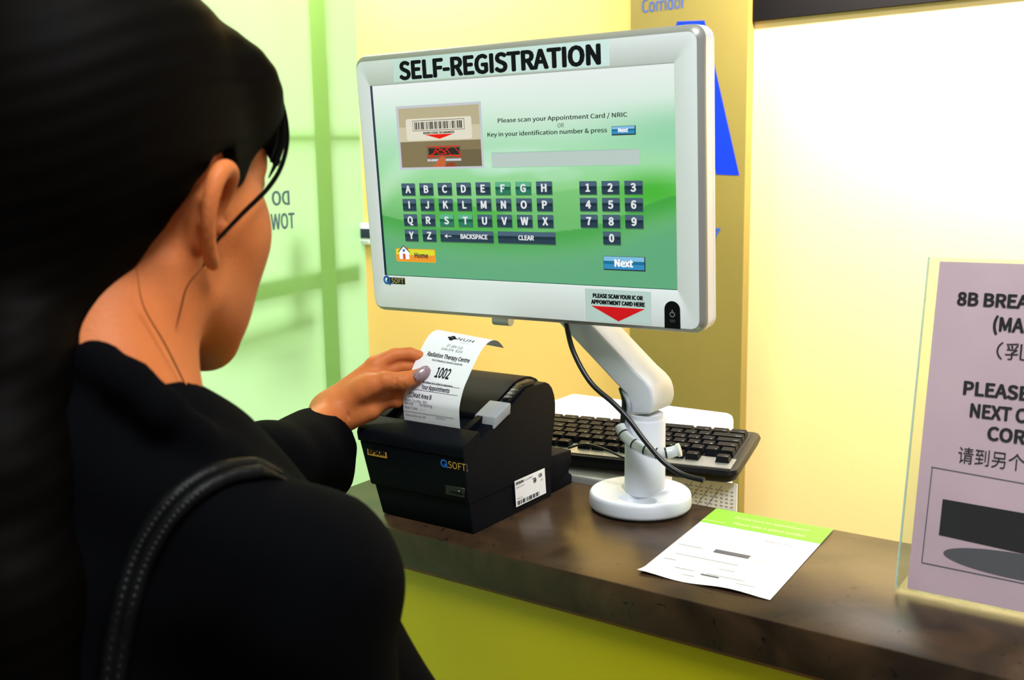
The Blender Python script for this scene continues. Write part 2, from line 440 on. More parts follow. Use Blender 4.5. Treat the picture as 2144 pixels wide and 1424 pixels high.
# frosted glass partition
gd = np.array([.1913, -.9815, 0]); gn = np.array([.9815, .1913, 0])      # along, towards the room
g0 = np.array([xL, YW, 0])
def gp(s, z, d=0): return tuple(g0+gd*s+gn*d+np.array([0, 0, z]))
def gbox(s0, s1, z0, z1, d0, d1):
    b = bmesh.new(); v = [b.verts.new(gp(s, z, d)) for s in (s0, s1) for z in (z0, z1) for d in (d0, d1)]
    for f in ((0, 1, 3, 2), (4, 6, 7, 5), (0, 4, 5, 1), (2, 3, 7, 6), (0, 2, 6, 4), (1, 5, 7, 3)): b.faces.new([v[i] for i in f])
    bmesh.ops.recalc_face_normals(b, faces=b.faces); return b
win = thing('window_1', gp(1.8, 0), None, None); win['kind'] = 'structure'; win['label'] = 'green frosted glass partition on the left'
b = bmesh.new(); b.faces.new([b.verts.new(gp(s, z)) for s, z in ((0, 0), (3.6, 0), (3.6, 2.85), (0, 2.85))])
part('glass_pane', b, M['frost'], win, smooth=False)
def gs(px, py):           # where the photograph's pixel meets the glass: (distance along, height)
    d = ray(px, py); t = ((g0-CC)@gn)/(d@gn); p = CC+d*t; return (p-g0)@gd, p[2]
s0, s1 = gs(650, 100)[0], gs(683, 100)[0]
part('upright_bar', gbox(min(s0, s1), max(s0, s1), 0, 2.85, -.04, -.004), M['bar'], win, smooth=False)
def gbar(p, q, wd, name='shadowed_rail', d=-.045):
    (sa, za), (sb, zb) = gs(*p), gs(*q); b = bmesh.new(); h = wd/2
    v = [b.verts.new(gp(s, z, dd)) for dd in (d, d-.03) for s, z in ((sa, za-h), (sb, zb-h), (sb, zb+h), (sa, za+h))]
    for f in ((0, 1, 2, 3), (7, 6, 5, 4), (0, 4, 5, 1), (1, 5, 6, 2), (2, 6, 7, 3), (3, 7, 4, 0)): b.faces.new([v[i] for i in f])
    bmesh.ops.recalc_face_normals(b, faces=b.faces); part(name, b, M['bar'], win, smooth=False)
gbar((480, 290), (752, 289), .022, 'cross_rail', -.015)
gbar((500, 619), (752, 570), .055, 'cross_rail', -.015)
gbar((470, 725), (660, 668), .045, 'cross_rail', -.05)
gbar((560, 760), (650, 742), .04, 'cross_rail', -.09)
s0 = gs(626, 640)[0]; part('upright_bar', gbox(s0-.03, s0+.03, 1.10, 1.32, -.09, -.06), M['bar'], win, smooth=False)
F = Flat(lambda x, y, l: gp(-x, -y, .002+.0004*l))      # x grows towards the corner
def gtext(st, px0, px1, pyb, pyt):
    sa, za = gs(px0, pyb); sb, zt = gs(px1, pyt)
    F.text(st, -sa, -gs(px0, pyb)[1], gs(px0, pyt)[1]-gs(px0, pyb)[1], M['glasstext'], width=sa-sb, mirror=True, bold=.012)
gtext('DO', 568, 604, 430, 401); gtext('TOW', 566, 615, 481, 449)
F.obj('glass_lettering', win, label='mirrored dark lettering')
# small wall control unit at the corner
p0, p1 = ony(745, 466, YW), ony(772, 511, YW)
t = thing('wall_controller', ((p0[0]+p1[0])/2, YW, (p0[2]+p1[2])/2), 'small pale wall control unit with a dark display, beside the frosted glass corner', 'switch')
xx0, xx1, zz0, zz1 = p0[0]+.004, p1[0]+.05, p1[2], p0[2]
part('housing', box(xx0, xx1, YW-.022, YW-.001, zz0, zz1, .004), M['white'], t)
part('display', box(xx0+.008, xx1-.02, YW-.0245, YW-.0215, zz0+.02, zz1-.018, .001), M['navy'], t)
part('button', box(xx0+.012, xx1-.03, YW-.0245, YW-.0215, zz0+.006, zz0+.014, .001), M['silver'], t)

# counter
XC0, XC1, YC0, YC1 = -.862, .75, .784, 1.037
b = box(XC0, XC1, YC0, YC1, CT-.041, CT, .0022, 2)
o = part('stone_worktop', b, M['stone'], None, (-.1, .9, CT-.041)); props(o, 'long brown speckled stone counter top under the printer and monitor stand', 'counter')
b = box(XC0+.012, XC1-.01, YC0+.012, YC1-.012, .0, CT-.0455)
o = part('counter_base', b, M['lime'], None, (-.1, .9, 0), smooth=False); props(o, 'lime green counter base panel below the stone top', 'counter')
b = box(XC0+.006, XC1-.01, YC0+.005, YC1-.012, CT-.0455, CT-.0411)
part('wood_strip', b, M['wood'], o, smooth=False, label='thin brown wooden strip')
# staff desk behind, lower than the counter
YD0, YD1, ZD = 1.046, 1.62, .76
t = thing('staff_desk', (-.5, 1.3, 0), 'low staff desk hidden behind the stone counter, carrying the office printer', 'desk')
part('desk_top', box(-.90, .7, YD0, YD1, ZD-.03, ZD, .002), M['desk'], t)
for x in (-.88, .64): part('side_panel', box(x, x+.03, YD0+.02, YD1-.02, 0, ZD-.0305), M['desk'], t)

# ================================================================== MONITOR
MK = .8891e-3
mo = np.array([-.8358, .9070, CT+.4870-.0008])
mx = np.array([.999, .048, -.004]); mx /= np.linalg.norm(mx)
my = np.array([0, .07, -.998]); my -= mx*(mx@my); my /= np.linalg.norm(my); mn = np.cross(mx, my)   # mn points away from the viewer
def MP(u, v, d=0): return mo+mx*u*MK+my*v*MK+mn*d*1e-3          # u, v on the face, d in mm behind it
def mrr(x0, y0, x1, y1, r, d, n=8):
    P = []
    for cx, cy, a in ((x1-r, y1-r, 0), (x0+r, y1-r, 90), (x0+r, y0+r, 180), (x1-r, y0+r, 270)):
        for k in range(n):
            t = math.radians(a+k*90/(n-1)); P.append(MP(cx+r*math.cos(t), cy+r*math.sin(t), d))
    return P
mon = thing('monitor', tuple(MP(217, 306, 20)), 'white framed touch screen monitor on a swing arm, headed SELF-REGISTRATION', 'monitor')
O = (-21, -33, 462, 299)
def og(g, r, d): return mrr(O[0]-g, O[1]-g-(2 if g > 0 else 0)*1.0, O[2]+g, O[3]+g, r, d)
rings = [mrr(-.5, -1, 435, 254, .6, 4.5), mrr(-.5, -1, 435, 254, .6, 2.0), mrr(-1.6, -2.1, 436.1, 255.1, 1.2, 0), mrr(O[0], O[1], O[2], O[3], 11, 0)]
part('front_bezel', loft([mrr(-.6, -1.1, 435.1, 254.1, .7, .5), rings[2], rings[3]], False, False), M['bezel'], mon)
part('screen_edge', loft([mrr(-.5, -1, 435, 254, .6, 4.8), mrr(-.6, -1.1, 435.1, 254.1, .7, .5)], False, False), M['navy'], mon)
rr = [og(0, 11, .0), og(.8, 11.5, .9), og(4.8, 15, 4.5), og(6, 16, 7), og(6.3, 16, 10)]
part('rim', loft(rr, False, False), M['rim'], mon, label='grey bevelled rim')
rr = [og(6.3, 16, 10), og(6.3, 16, 24), og(5.9, 16, 24.4), og(5.9, 16, 27), og(6.3, 16, 27.4), og(6.3, 16, 32), og(3.5, 15, 34.5),
      mrr(50, 40, 390, 230, 30, 38), mrr(90, 60, 350, 210, 30, 42)]
part('rear_shell', loft(rr, False, True), M['white'], mon)
# screen: a fine grid of coloured cells (the picture the display shows) plus its keys and writing
def screen_rgb(u, v):
    def ss(a, b, x): t = np.clip((x-a)/(b-a), 0, 1); return t*t*(3-2*t)
    cs = np.array([[236, 243, 240], [214, 236, 220], [178, 224, 190], [160, 222, 168], [142, 210, 138], [112, 188, 112], [104, 172, 124], [108, 170, 142]], float)
    pos = np.array([0, .14, .30, .42, .54, .68, .84, 1.0]); col = np.stack([np.interp(v, pos, cs[:, i]) for i in range(3)], -1)
    def mixc(c, m):
        nonlocal col; m = m[..., None]; col = col*(1-m)+np.array(c, float)*m
    mixc((140, 208, 165), ss(.62, 1, u)*ss(.12, .28, v)*ss(.46, .30, v)*.75)
    mixc((226, 236, 230), ss(.55, 0, np.hypot(u-.72, (v-.02)*1.6))*.5)
    mixc((238, 246, 242), ss(.14, .0, np.abs(v-.10-.45*(1-u)**3))*ss(.5, .05, u)*.35)
    for cx, cy, rx, ry, k in ((.50, .40, .22, .08, .5), (.42, .44, .10, .05, .35), (.64, .47, .10, .05, .25)):
        mixc((205, 236, 222), ss(1, .5, np.hypot((u-cx)/rx, (v-cy)/ry))*k)
    # broad leaf-like bands
    c1 = .66-.20*np.exp(-((u-.46)/.22)**2)-.16*ss(.45, 1, u)+.06*ss(.0, .3, .3-u)
    c1 = .70-.13*np.sin(np.clip((u-.02)/.55, 0, 1)*math.pi/2)-.05*ss(.45, .9, u)
    mixc((112, 190, 110), ss(c1-.004, c1+.004, v)*.55)
    c2 = .80-.34*ss(.0, .5, u)*ss(1.1, .3, u)
    c3 = .60+.16*np.cos((u-.45)*2.4)-.07*ss(.7, 1, u)            # lower sweep rising to the right
    band = ss(.18, 0, np.hypot((u-.93)/1.1, (v-.56)/.8))
    mixc((66, 178, 48), band*.85)
    low = ss(c3-.003, c3+.003, v); mixc((62, 158, 66), low*ss(c3+.16, c3, v)*.7); mixc((96, 168, 126), low*ss(c3+.02, c3+.2, v)*.8)
    c4 = .55+.30*(u-.10)**1.0; c5 = .93-.78*u
    wedge = ss(c4-.004, c4+.004, v)*ss(c3+.004, c3-.004, v)*ss(.12, .2, u)*ss(.62, .38, u)
    mixc((60, 172, 52), wedge*.55)
    lf = ss(.83-.62*u, .835-.62*u, v)*ss(.30, .22, u)*ss(c3+.01, c3-.01, v); mixc((100, 178, 118), lf*.7)
    return col/255
scr = bmesh.new(); NX, NY = 240, 140
me_dummy = None
F = Flat(lambda x, y, l: MP(x, y, 4.6-.12*l), scr)
cl = scr.loops.layers.float_color.new('picture')
uu, vv = np.meshgrid(np.arange(NX+1)/NX, np.arange(NY+1)/NY, indexing='ij'); RGB = screen_rgb(uu, vv)
RGB = np.where(RGB <= .04045, RGB/12.92, ((RGB+.055)/1.055)**2.4)
gv = [[scr.verts.new(tuple(MP(-.5+435.5*i/NX, -1+255*j/NY, 4.6))) for j in range(NY+1)] for i in range(NX+1)]
pm = mat('display_picture', (.5, .7, .5), .25, emit=1.0); nt = pm.node_tree
an = nt.nodes.new('ShaderNodeVertexColor'); an.layer_name = 'picture'
nt.links.new(an.outputs['Color'], nt.nodes['Principled BSDF'].inputs['Emission Color'])
pi_ = F.mi(pm)
for i in range(NX):
    for j in range(NY):
        f = scr.faces.new((gv[i][j], gv[i][j+1], gv[i+1][j+1], gv[i+1][j])); f.material_index = pi_
        for lp, (a, b_) in zip(f.loops, ((i, j), (i, j+1), (i+1, j+1), (i+1, j))): lp[cl] = (*RGB[a, b_], 1)
G = {k: glow('display_'+k, *c) for k, c in dict(key=(40, 62, 78), keyhi=(74, 98, 118), keylo=(28, 48, 62), glyph=(222, 226, 230), gkey=(42, 122, 92), gkeyhi=(92, 176, 136), gkeylo=(24, 92, 70),
     txt=(28, 44, 36), white=(250, 252, 255), blue=(52, 140, 190), bluehi=(130, 190, 225), bluelo=(30, 110, 150), fieldc=(186, 202, 196), fieldc2=(176, 196, 190), frame=(196, 200, 208), beige=(186, 174, 140), beige2=(205, 196, 165), card=(226, 220, 200), dk=(132, 118, 86), dk2=(110, 98, 70),
     bk=(40, 36, 34), red=(235, 18, 12), skin=(196, 100, 60), skin2=(150, 62, 34), orange=(238, 150, 50), yellow=(222, 222, 50), amber=(240, 170, 20), roof=(70, 50, 40), door=(214, 80, 40), shade=(70, 120, 80), glyph2=(24, 40, 50), grn=(150, 214, 160)).items()}
def key(cx, cy, wd, ht, s, h, g=False, off=0, bold=.02):
    p = 'gkey' if g else 'key'
    F.rect(cx-wd/2+.6, cy-ht/2+1, cx+wd/2+.8, cy+ht/2+1.4, G['shade'], 1)
    F.rect(cx-wd/2, cy-ht/2, cx+wd/2, cy+ht/2, G[p], 2)
    F.rect(cx-wd/2, cy-ht/2, cx+wd/2, cy-ht*.12, G[p+'hi'], 3); F.rect(cx-wd/2, cy-ht*.12, cx+wd/2, cy+ht*.12, G[p+'lo'], 3)
    F.rect(cx-wd/2, cy-ht/2, cx+wd/2, cy-ht*.3, G[p+'hi'], 3)
    F.text(s, cx+off, cy+h/2, h, G['glyph'], align='c', bold=bold, layer=5)
for r, row in enumerate(('ABCDEFGH', 'IJKLMNOP', 'QRSTUVWX', 'YZ')):
    for i, ch in enumerate(row):
        key(48+30.15*i, 136.3+20.6*r-.12*i, 22.3, 15.8, ch, 9.2, ch in 'FGST')
for i, ch in enumerate('123456789'): key(320+30*(i % 3), 135.6+20*(i//3), 23, 15.6, ch, 9.0)
key(350, 195.6, 23, 15.6, '0', 9.0)
key(138.5, 198, 84, 15, 'BACKSPACE', 5.6, off=12)
key(230, 197.8, 84.5, 15, 'CLEAR', 5.6)
F.rect(106, 197.5, 115, 198.5, G['glyph'], 6); F.poly([(103, 198), (108, 195.4), (108, 200.6)], G['glyph'], 6)
F.text('Please scan your Appointment Card / NRIC', 196.6, 54.6, 5.0, G['txt'], width=178, layer=3, bold=.008)
F.text('OR', 286, 63.6, 5.0, G['txt'], align='c', layer=3)
F.text('Key in your identification number & press', 180, 71.2, 5.0, G['txt'], width=168, layer=3, bold=.008)
def btn(x0, y0, x1, y1, s, h):
    F.rect(x0-.5, y0-.4, x1+1.2, y1+1.4, G['bk'], 1); F.rect(x0, y0, x1, y1, G['blue'], 2)
    F.rect(x0, y0, x1, y0+(y1-y0)*.35, G['bluehi'], 3); F.rect(x0, y0+(y1-y0)*.35, x1, y0+(y1-y0)*.6, G['bluelo'], 3)
    F.text(s, (x0+x1)/2, (y0+y1)/2+h/2, h, G['white'], align='c', bold=.02, layer=5)
btn(354.2, 65.2, 383.4, 74, 'Next', 4.4); btn(338.4, 217.8, 392, 233.2, 'Next', 8.4)
F.rect(184.2, 90.8, 389.6, 110.2, G['grn'], 1); F.rect(184.8, 91.4, 389, 109.4, G['fieldc'], 2); F.rect(184.8, 91.4, 389, 92.6, G['fieldc2'], 3)
# the picture of the barcode scanner
F.rect(36.6, 27.4, 172.6, 110.2, G['frame'], 1); F.rect(40.5, 30.6, 169.4, 107.4, G['beige'], 2)
F.rect(40.5, 74, 169.4, 107.4, G['dk'], 3); F.rect(110, 86, 169.4, 107.4, G['dk2'], 3.5); F.rect(40.5, 55, 169.4, 74, G['beige2'], 3)
F.rrect(52, 44.5, 157, 72.5, 3, G['card'], 4); F.rect(63, 47, 146, 60.5, G['bk'], 5); F.rect(63.6, 47.6, 145.4, 59.9, G['card'], 6)
F.bars(66, 49.2, 143, 58.6, G['bk'], 34, 7)
F.text('BARCODE SCANNER', 105, 64.6, 2.5, G['bk'], width=50, align='c', bold=.02, layer=7)
F.poly([(82, 65.4), (129, 65.4), (106, 71.4)], G['red'], 7)
F.rect(84, 81, 138, 99, G['dk2'], 6); F.rect(87, 83, 136, 92, G['bk'], 7); F.rect(84, 97, 138, 100, G['frame'], 7)
for a, b_ in (((84, 81), (136, 81)), ((84, 94), (110, 84)), ((84, 94), (138, 93)), ((89, 99), (100, 82)), ((100, 82), (116, 90)), ((116, 90), (104, 91)), ((104, 91), (98, 84)), ((114, 82), (122, 92)), ((122, 92), (138, 96)), ((128, 82), (138, 92)), ((110, 88), (122, 82))):
    F.line(a, b_, 1.0, G['red'], 8)
F.poly([(92, 107.3), (99, 101), (103, 96), (109, 93.5), (114, 96), (114, 101), (112, 107.3)], G['skin'], 9)
F.poly([(112, 107.3), (117, 103), (122, 101), (127, 103), (130, 107.3)], G['skin2'], 9)
F.rrect(18.6, 216.6, 86, 234.6, 2.4, G['amber'], 1); F.rrect(19.6, 217.6, 84.8, 233.4, 2, G['orange'], 2); F.rrect(19.6, 217.6, 84.8, 225, 2, G['yellow'], 3)
F.text('Home', 51, 228.6, 6.6, G['glyph2'], width=23, bold=.015, layer=5)
F.poly([(25, 231), (25, 220), (33, 212.5), (42, 220), (42, 231)], G['white'], 5); F.line((23.5, 221.5), (33, 212.8), 1.3, G['roof'], 6); F.line((33, 212.8), (43.4, 221.5), 1.3, G['roof'], 6)
F.rect(31, 223.6, 35.4, 231, G['door'], 6); F.rect(31, 217.4, 35.4, 221, G['blue'], 6); F.rect(38.6, 214, 40.6, 218, G['door'], 6)
so = F.obj('screen', mon, label='lit display with an on-screen keyboard on a green picture')
F = Flat(lambda x, y, l: MP(x, y, -.10-.08*l))
F.rect(41, -33, 356.4, -3.4, M['label'], 0); F.text('SELF-REGISTRATION', 50.8, -6.6, 21.2, M['ink'], width=294.5, bold=.020, layer=1)
F.obj('title_strip', mon, label='pale strip reading SELF-REGISTRATION')
F = Flat(lambda x, y, l: MP(x, y, -.10-.08*l))
F.rect(314, 257.5, 402, 297, M['label'], 0)
F.text('PLEASE SCAN YOUR IC OR', 358, 268.0, 4.6, M['ink'], width=67, align='c', bold=.03, layer=1)
F.text('APPOINTMENT CARD HERE', 358, 275.8, 4.6, M['ink'], width=72, align='c', bold=.03, layer=1)
F.poly([(322, 278.6), (394, 278.6), (358.5, 296)], M['red'], 1)
F.obj('instruction_sticker', mon, label='pale sticker with a red triangle')
F = Flat(lambda x, y, l: MP(x, y, -.10-.08*l))
F.rect(4, 256.6, 35, 265.6, M['black'], 0); F.ring(3.2, 260.4, 6.2, 2.8, M['qblue'], 1); F.line((3, 261), (9, 267), 3, M['qblue'], 2)
F.text('SOFT', 11.5, 264.2, 6.4, M['cream'], width=21, layer=2)
F.obj('maker_badge', mon, label='small black and blue maker badge')
F = Flat(lambda x, y, l: MP(x, y, -.10-.12*l))
F.poly([(418.5, 300)]+[(428.6+9.9*math.cos(math.radians(180+k*15)), 277+9.9*math.sin(math.radians(180+k*15))) for k in range(13)]+[(438.7, 300)], M['pblack2'], 0)
F.ring(428.6, 283, 3.3, .9, M['ink3'], 1); F.rect(428.1, 277.5, 429.1, 281.5, M['ink3'], 1); F.rect(425.6, 289.4, 431.8, 290.4, M['ink2'], 1); F.rect(425.6, 291.4, 431.8, 292.2, M['ink2'], 1)
F.obj('power_button', mon, label='black power button panel')

# ================================================================== MONITOR STAND
bx, by = -.5135, .992
st = thing('monitor_stand', (bx, by, CT), 'white swing arm stand with a thick pole on a round base, holding the monitor', 'monitor stand')
b0 = np.array([bx-.006, by, CT])
def base_sdf(P):
    q = P-b0; rho = np.hypot(q[..., 0], q[..., 1]); z = q[..., 2]
    d = smax(rho-.0585+.10*np.clip(z-.012, 0, .01), np.abs(z-.0115)-.0095, .005)
    hub = smax(np.hypot(q[..., 0]-.006, q[..., 1]-.012)-.031, np.abs(z-.014)-.012, .004)
    d = smin(d, hub, .004)
    cut = ell_(P, b0+np.array([.014, -.0320, .0235]), (.0220, .0130, .0150))
    return smax(d, -cut, .003)
V, Q = nets(base_sdf, b0-np.array([.064, .064, .002]), b0+np.array([.064, .064, .03]), .0013)
link_mesh('base', npmesh('base', [(V, Q)], [M['arm']]), st)
part('rubber_foot', lathe([(.055, CT+.0002), (.0558, CT+.0006), (.0555, CT+.0022), (.05, CT+.0024)], b0[0], b0[1]), M['rubber'], st)
part('pole', lathe([(.0235, CT+.02), (.0232, CT+.030), (.0228, CT+.104), (.0215, CT+.1065)], bx, by, 56), M['arm'], st)
ya = by-.0195
pts = [ony(x, y, ya) for x, y in ((1060, 560), (1310, 826), (1319, 848), (1320, 868), (1360, 868), (1366, 850), (1366, 832), (1360, 812), (1348, 796), (1330, 780), (1125, 560))]
pts = [(p[0], p[2]) for p in pts]
pts = pts[:1]+[(q[0], q[1]) for q in spline([(*p, 0) for p in pts[1:4]], 5)]+[(q[0], q[1]) for q in spline([(*p, 0) for p in pts[4:9]], 5)]+pts[9:]
part('lower_arm', prism(pts, 'y', ya, by+.0355, .003, 3), M['arm'], st)
part('arm_collar', lathe([(.0205, CT+.1066), (.0205, CT+.112)], bx, by, 48), M['arm'], st)
e = np.array([pts[0][0], by, pts[0][1]]); mc = MP(217, 140, 44); 
e = (np.array([pts[0][0]+pts[-1][0], 0, pts[0][1]+pts[-1][1]])/2); e[1] = by+.003
part('tilt_head', tube([e+np.array([0, 0, -.03]), e+np.array([0, 0, .01]), np.array([mc[0], by+.003, mc[2]])], .018, 20), M['arm'], st)
part('mounting_plate', box(mc[0]-.05, mc[0]+.05, mc[1]+.002, mc[1]+.007, mc[2]-.05, mc[2]+.05, .003), M['silver'], st)
kb = ony(1053, 674, .975)
b = tube([kb+np.array([-.012, 0, .002]), kb+np.array([.012, 0, .002])], .0065, 18)
tube([kb+np.array([0, 0, 0]), kb+np.array([0, .004, .07])], .004, 10, bm=b)
part('hinge_knob', b, M['silver'], st)
# cables
def cable(name, pts, r, m, label, cat='cable', **k):
    o = part(name, tube(spline(pts, 8), r, 10), m, None, tuple(pts[0])); return props(o, label, cat, **k)
P3 = [ony(1184, 672, .955), ony(1200, 735, .953), ony(1236, 800, .948), ony(1285, 845, .945), ony(1318, 880, .943), ony(1352, 925, .941), ony(1390, 968, .94), ony(1430, 994, .94), ony(1474, 1006, .94)]
cable('monitor_cable', P3, .0030, M['cable'], 'thick black cable hanging in front of the white pole, its free end to the right')
P3 = [ony(1195, 705, 1.005)+np.array([0, .02, 0]), ony(1300, 822, 1.022), ony(1312, 850, 1.02), ony(1313, 900, 1.02), ony(1332, 940, 1.023)]
P3 = [ony(1302, 812, .990), ony(1309, 840, .985), ony(1306, 880, .98), ony(1308, 912, .978)]
cable('power_cable', P3, .0042, M['cable'], 'short black cable under the elbow of the white arm')
P3 = [ony(1306, 818, .978), ony(1317, 850, .97), ony(1313, 895, .968), ony(1322, 918, .966)]
cable('signal_cable', P3, .0028, M['gcable'], 'grey cable running down beside the black one under the arm elbow')
# spiral wrap round the pole
wp = spline([ony(1298, 893, .965), ony(1308, 912, .960), ony(1328, 930, .955), ony(1352, 942, .953), ony(1378, 950, .953), ony(1400, 948, .957), ony(1418, 943, .965)], 10)
t = thing('spiral_wrap', tuple(wp[0]), 'clear spiral cable wrap bent round the front of the white pole', 'cable wrap')
slv = part('sleeve', tube(wp, .0062, 16), M['wrap'], t)
for k in (8, 20, 30, 39, 47):
    i = min(k, len(wp)-3); d = Vector(wp[i+2]-wp[i]).normalized()
    part('dark_gap', tube([Vector(wp[i])-d*.0008, Vector(wp[i])+d*.0012], .00635, 16), M['cable'], slv, label='dark gap between turns')
part('sleeve_end', tube([Vector(wp[-1]), Vector(wp[-1])+Vector((.003, .001, .001))], .0075, 18), M['wrap'], t)
P3 = [ony(1190, 938, 1.045), ony(1225, 930, 1.04), ony(1265, 940, 1.035), ony(1305, 958, 1.025), ony(1330, 962, 1.022)]
cable('keyboard_cable', P3, .0014, M['cable'], 'thin black cable looping over the near edge of the keyboard')
P3 = [onz(1402, 1024, CT+.003), onz(1425, 1028, CT+.006), onz(1440, 1038, CT+.004), onz(1437, 1052, CT+.003)]
cable('loose_cable', P3, .0026, M['cable'], 'short black cable lying on the counter behind the round base')

# ================================================================== RECEIPT PRINTER
def xl(z): z -= CT; return -.7600-.236*z
def xr(z): z -= CT; return -.6263-.06*z
def taper(ins=0.0, ins_r=None):
    ir = ins if ins_r is None else ins_r
    def f(x, y, z): return (xl(z)+ins+(xr(z)-xl(z)-ins-ir)*x, y, z)
    return f
pr = thing('receipt_printer', (-.70, .89, CT), 'black receipt printer with a paper slip coming out of its top', 'printer')
Z = lambda z: CT+z
part('base', prism([(.8165, Z(.0005)), (.9705, Z(.0005)), (.974, Z(.0345)), (.8135, Z(.0345))], 'x', 0, 1, .0012, 2, lambda x, y, z: (lambda t: t)(taper(.0035, .0012)(x, y, z))), M['pblack'], pr)
body = [(.8105, .0345), (.9735, .0345), (.978, .063), (.9850, .0840), (.9893, .0990), (.9906, .1100), (.9893, .1200), (.9855, .1290), (.9795, .1350), (.9720, .1383), (.9317, .1385), (.895, .1215), (.880, .1165), (.868, .1120), (.838, .0985), (.8075, .0850)]
part('body', prism([(y, Z(z)) for y, z in body], 'x', 0, 1, .0022, 3, taper(0)), M['pblack'], pr)
fc = [(.8062, .0845), (.8072, .0948), (.8095, .0985), (.8150, .1010), (.8372, .1090), (.8372, .0975), (.838, .0968)]
fc = [(.8060, .0848), (.8066, .0945), (.8090, .0985), (.8170, .1016), (.8372, .1088), (.8372, .0990)]
part('front_cover', prism([(y, Z(z)) for y, z in fc], 'x', 0, 1, .0018, 3, taper(-.0012, -.0012)), M['pblack'], pr)
rc = [(.866, .1124), (.8665, .1190), (.896, .1284), (.930, .1440), (.9420, .1462), (.9540, .1465), (.9650, .1448), (.9760, .1405), (.9850, .1330), (.9890, .1255), (.9850, .1270), (.972, .1375), (.9317, .1380), (.895, .1210)]
wr = (lambda x, y, z: (xl(z)+.001+(-.6505-xl(z)-.001)*x, y, z))
part('rear_cover', prism([(y, Z(z)) for y, z in rc], 'x', 0, 1, .0012, 2, wr), M['pblack'], pr)
# side walls beside the slot
sl = [(.8378, .0980), (.8378, .1085), (.8668, .1185), (.8668, .1110)]
part('slot_side', prism([(y, Z(z)) for y, z in sl], 'x', 0, 1, .0008, 2, lambda x, y, z: (xl(z)+.0+(.018)*x, y, z)), M['pblack'], pr)
part('slot_side', prism([(y, Z(z)) for y, z in sl], 'x', 0, 1, .0008, 2, lambda x, y, z: (-.6555+(.008)*x, y, z)), M['pblack'], pr)
part('slot_throat', box(-.757, -.657, .8385, .8655, Z(.094), Z(.1005)), M['black'], pr, smooth=False)
# control strip on the right of the cover
cs_ = [(.896, .1230), (.896, .1272), (.9317, .1432), (.9517, .1448), (.9517, .1385), (.9317, .1385)]
cst = part('control_strip', prism([(y, Z(z)) for y, z in cs_], 'x', -.6488, -.6368, .0008, 2), M['pblack2'], pr)
F = Flat(lambda x, y, l: (x, .896+y*.914-.0002*l, Z(.1272)+y*.408+.0004+.0002*l))
def fs(px, py):
    p = onz(px, py, CT+.136); return p
for i, (yy, s) in enumerate(((.034, ''), (.026, 'ERROR'), (.019, 'PAPER OUT'), (.012, 'POWER'))):
    F2y = yy
    if s: F.text(s, -.6472, F2y, .0016, M['legend'], width=.0075)
    F.rect(-.6385, F2y-.0012, -.6374, F2y, M['ink3'], 1)
# Flat's y grows downwards; here it grows up the slope, so letters are drawn mirrored back
F.fn = F.fn
bmesh.ops.recalc_face_normals(F.bm, faces=F.bm.faces)
F.obj('control_markings', cst, label='small white printed markings')
part('feed_button', lathe([(.0032, Z(.1285)), (.0032, Z(.1318)), (.0026, Z(.1322))], -.6428, .9015, 20), M['pblack2'], cst)
lv = [(.8640, .1035), (.8640, .1215), (.8660, .1225), (.8930, .1320), (.8955, .1315), (.8955, .1240), (.8930, .1150)]
lvo = [(.862, .1055), (.8645, .1182), (.8925, .1292), (.8945, .1282), (.893, .1165), (.8880, .1155)]
part('cover_lever', prism([(y, Z(z)) for y, z in lvo], 'x', -.6585, -.6300, .0012, 3), M['lever'], pr, label='grey cover lever')
# rear cable cover
b = prism([(.9760, Z(.0008)), (1.0270, Z(.0008)), (1.0270, Z(.012)), (1.0200, Z(.016)), (1.0200, Z(.024)), (1.0270, Z(.028)), (1.0255, Z(.0440)), (.9800, Z(.0470))], 'x', -.745, -.6325, .0015, 2)
part('cable_cover', b, M['pblack'], pr)
# decals on the front
def ff(x, y, l): return (x, .8105-(-y-CT-.0345)*.0594-.0009-.0002*l, -y)
def fq(px, py): p = ony(px, py, .8105); return p[0], -p[2]
F = Flat(ff); a = fq(773, 940); b2 = fq(814, 957)
F.rect(a[0], a[1]-.001, b2[0], b2[1]+.001, M['gold'], 0); F.text('EPSON', (a[0]+b2[0])/2, b2[1]-.0016, .0054, M['ink'], width=.025, align='c', bold=.03, layer=1)
F.obj('name_badge', pr, label='gold name badge')
F = Flat(ff); a = fq(927, 976); c2 = fq(974, 962)
F.ring(a[0]+.0046, a[1]-.0046, .0046, .0018, M['qblue'], 1); F.line((a[0]+.005, a[1]-.004), (a[0]+.010, a[1]-.0004), .002, M['qblue'], 2)
F.text('SOFT', a[0]+.0105, a[1]-.0006, .0076, M['gold'], width=.0235); F.text('1', a[0]+.0352, a[1]-.0006, .0076, M['ink3'], width=.0018)
F.obj('maker_badge', pr, label='blue and gold maker badge')
a = fq(934, 1014); c2 = fq(975, 1043)
t_ = box(a[0], c2[0], .8088, .8112, -c2[1], -a[1], .0006, 1); sw_ = part('switch_recess', t_, M['black'], pr)
part('rocker_switch', box(a[0]+.006, c2[0]-.003, .8078, .8089, -c2[1]+.003, -a[1]-.006, .0005, 2), M['pblack2'], sw_)
F = Flat(lambda x, y, l: (x, .8075, -y)); F.ell(c2[0]-.0065, c2[1]-.0075, .0007, .0009, M['legend'], 8); F.obj('switch_mark', sw_)
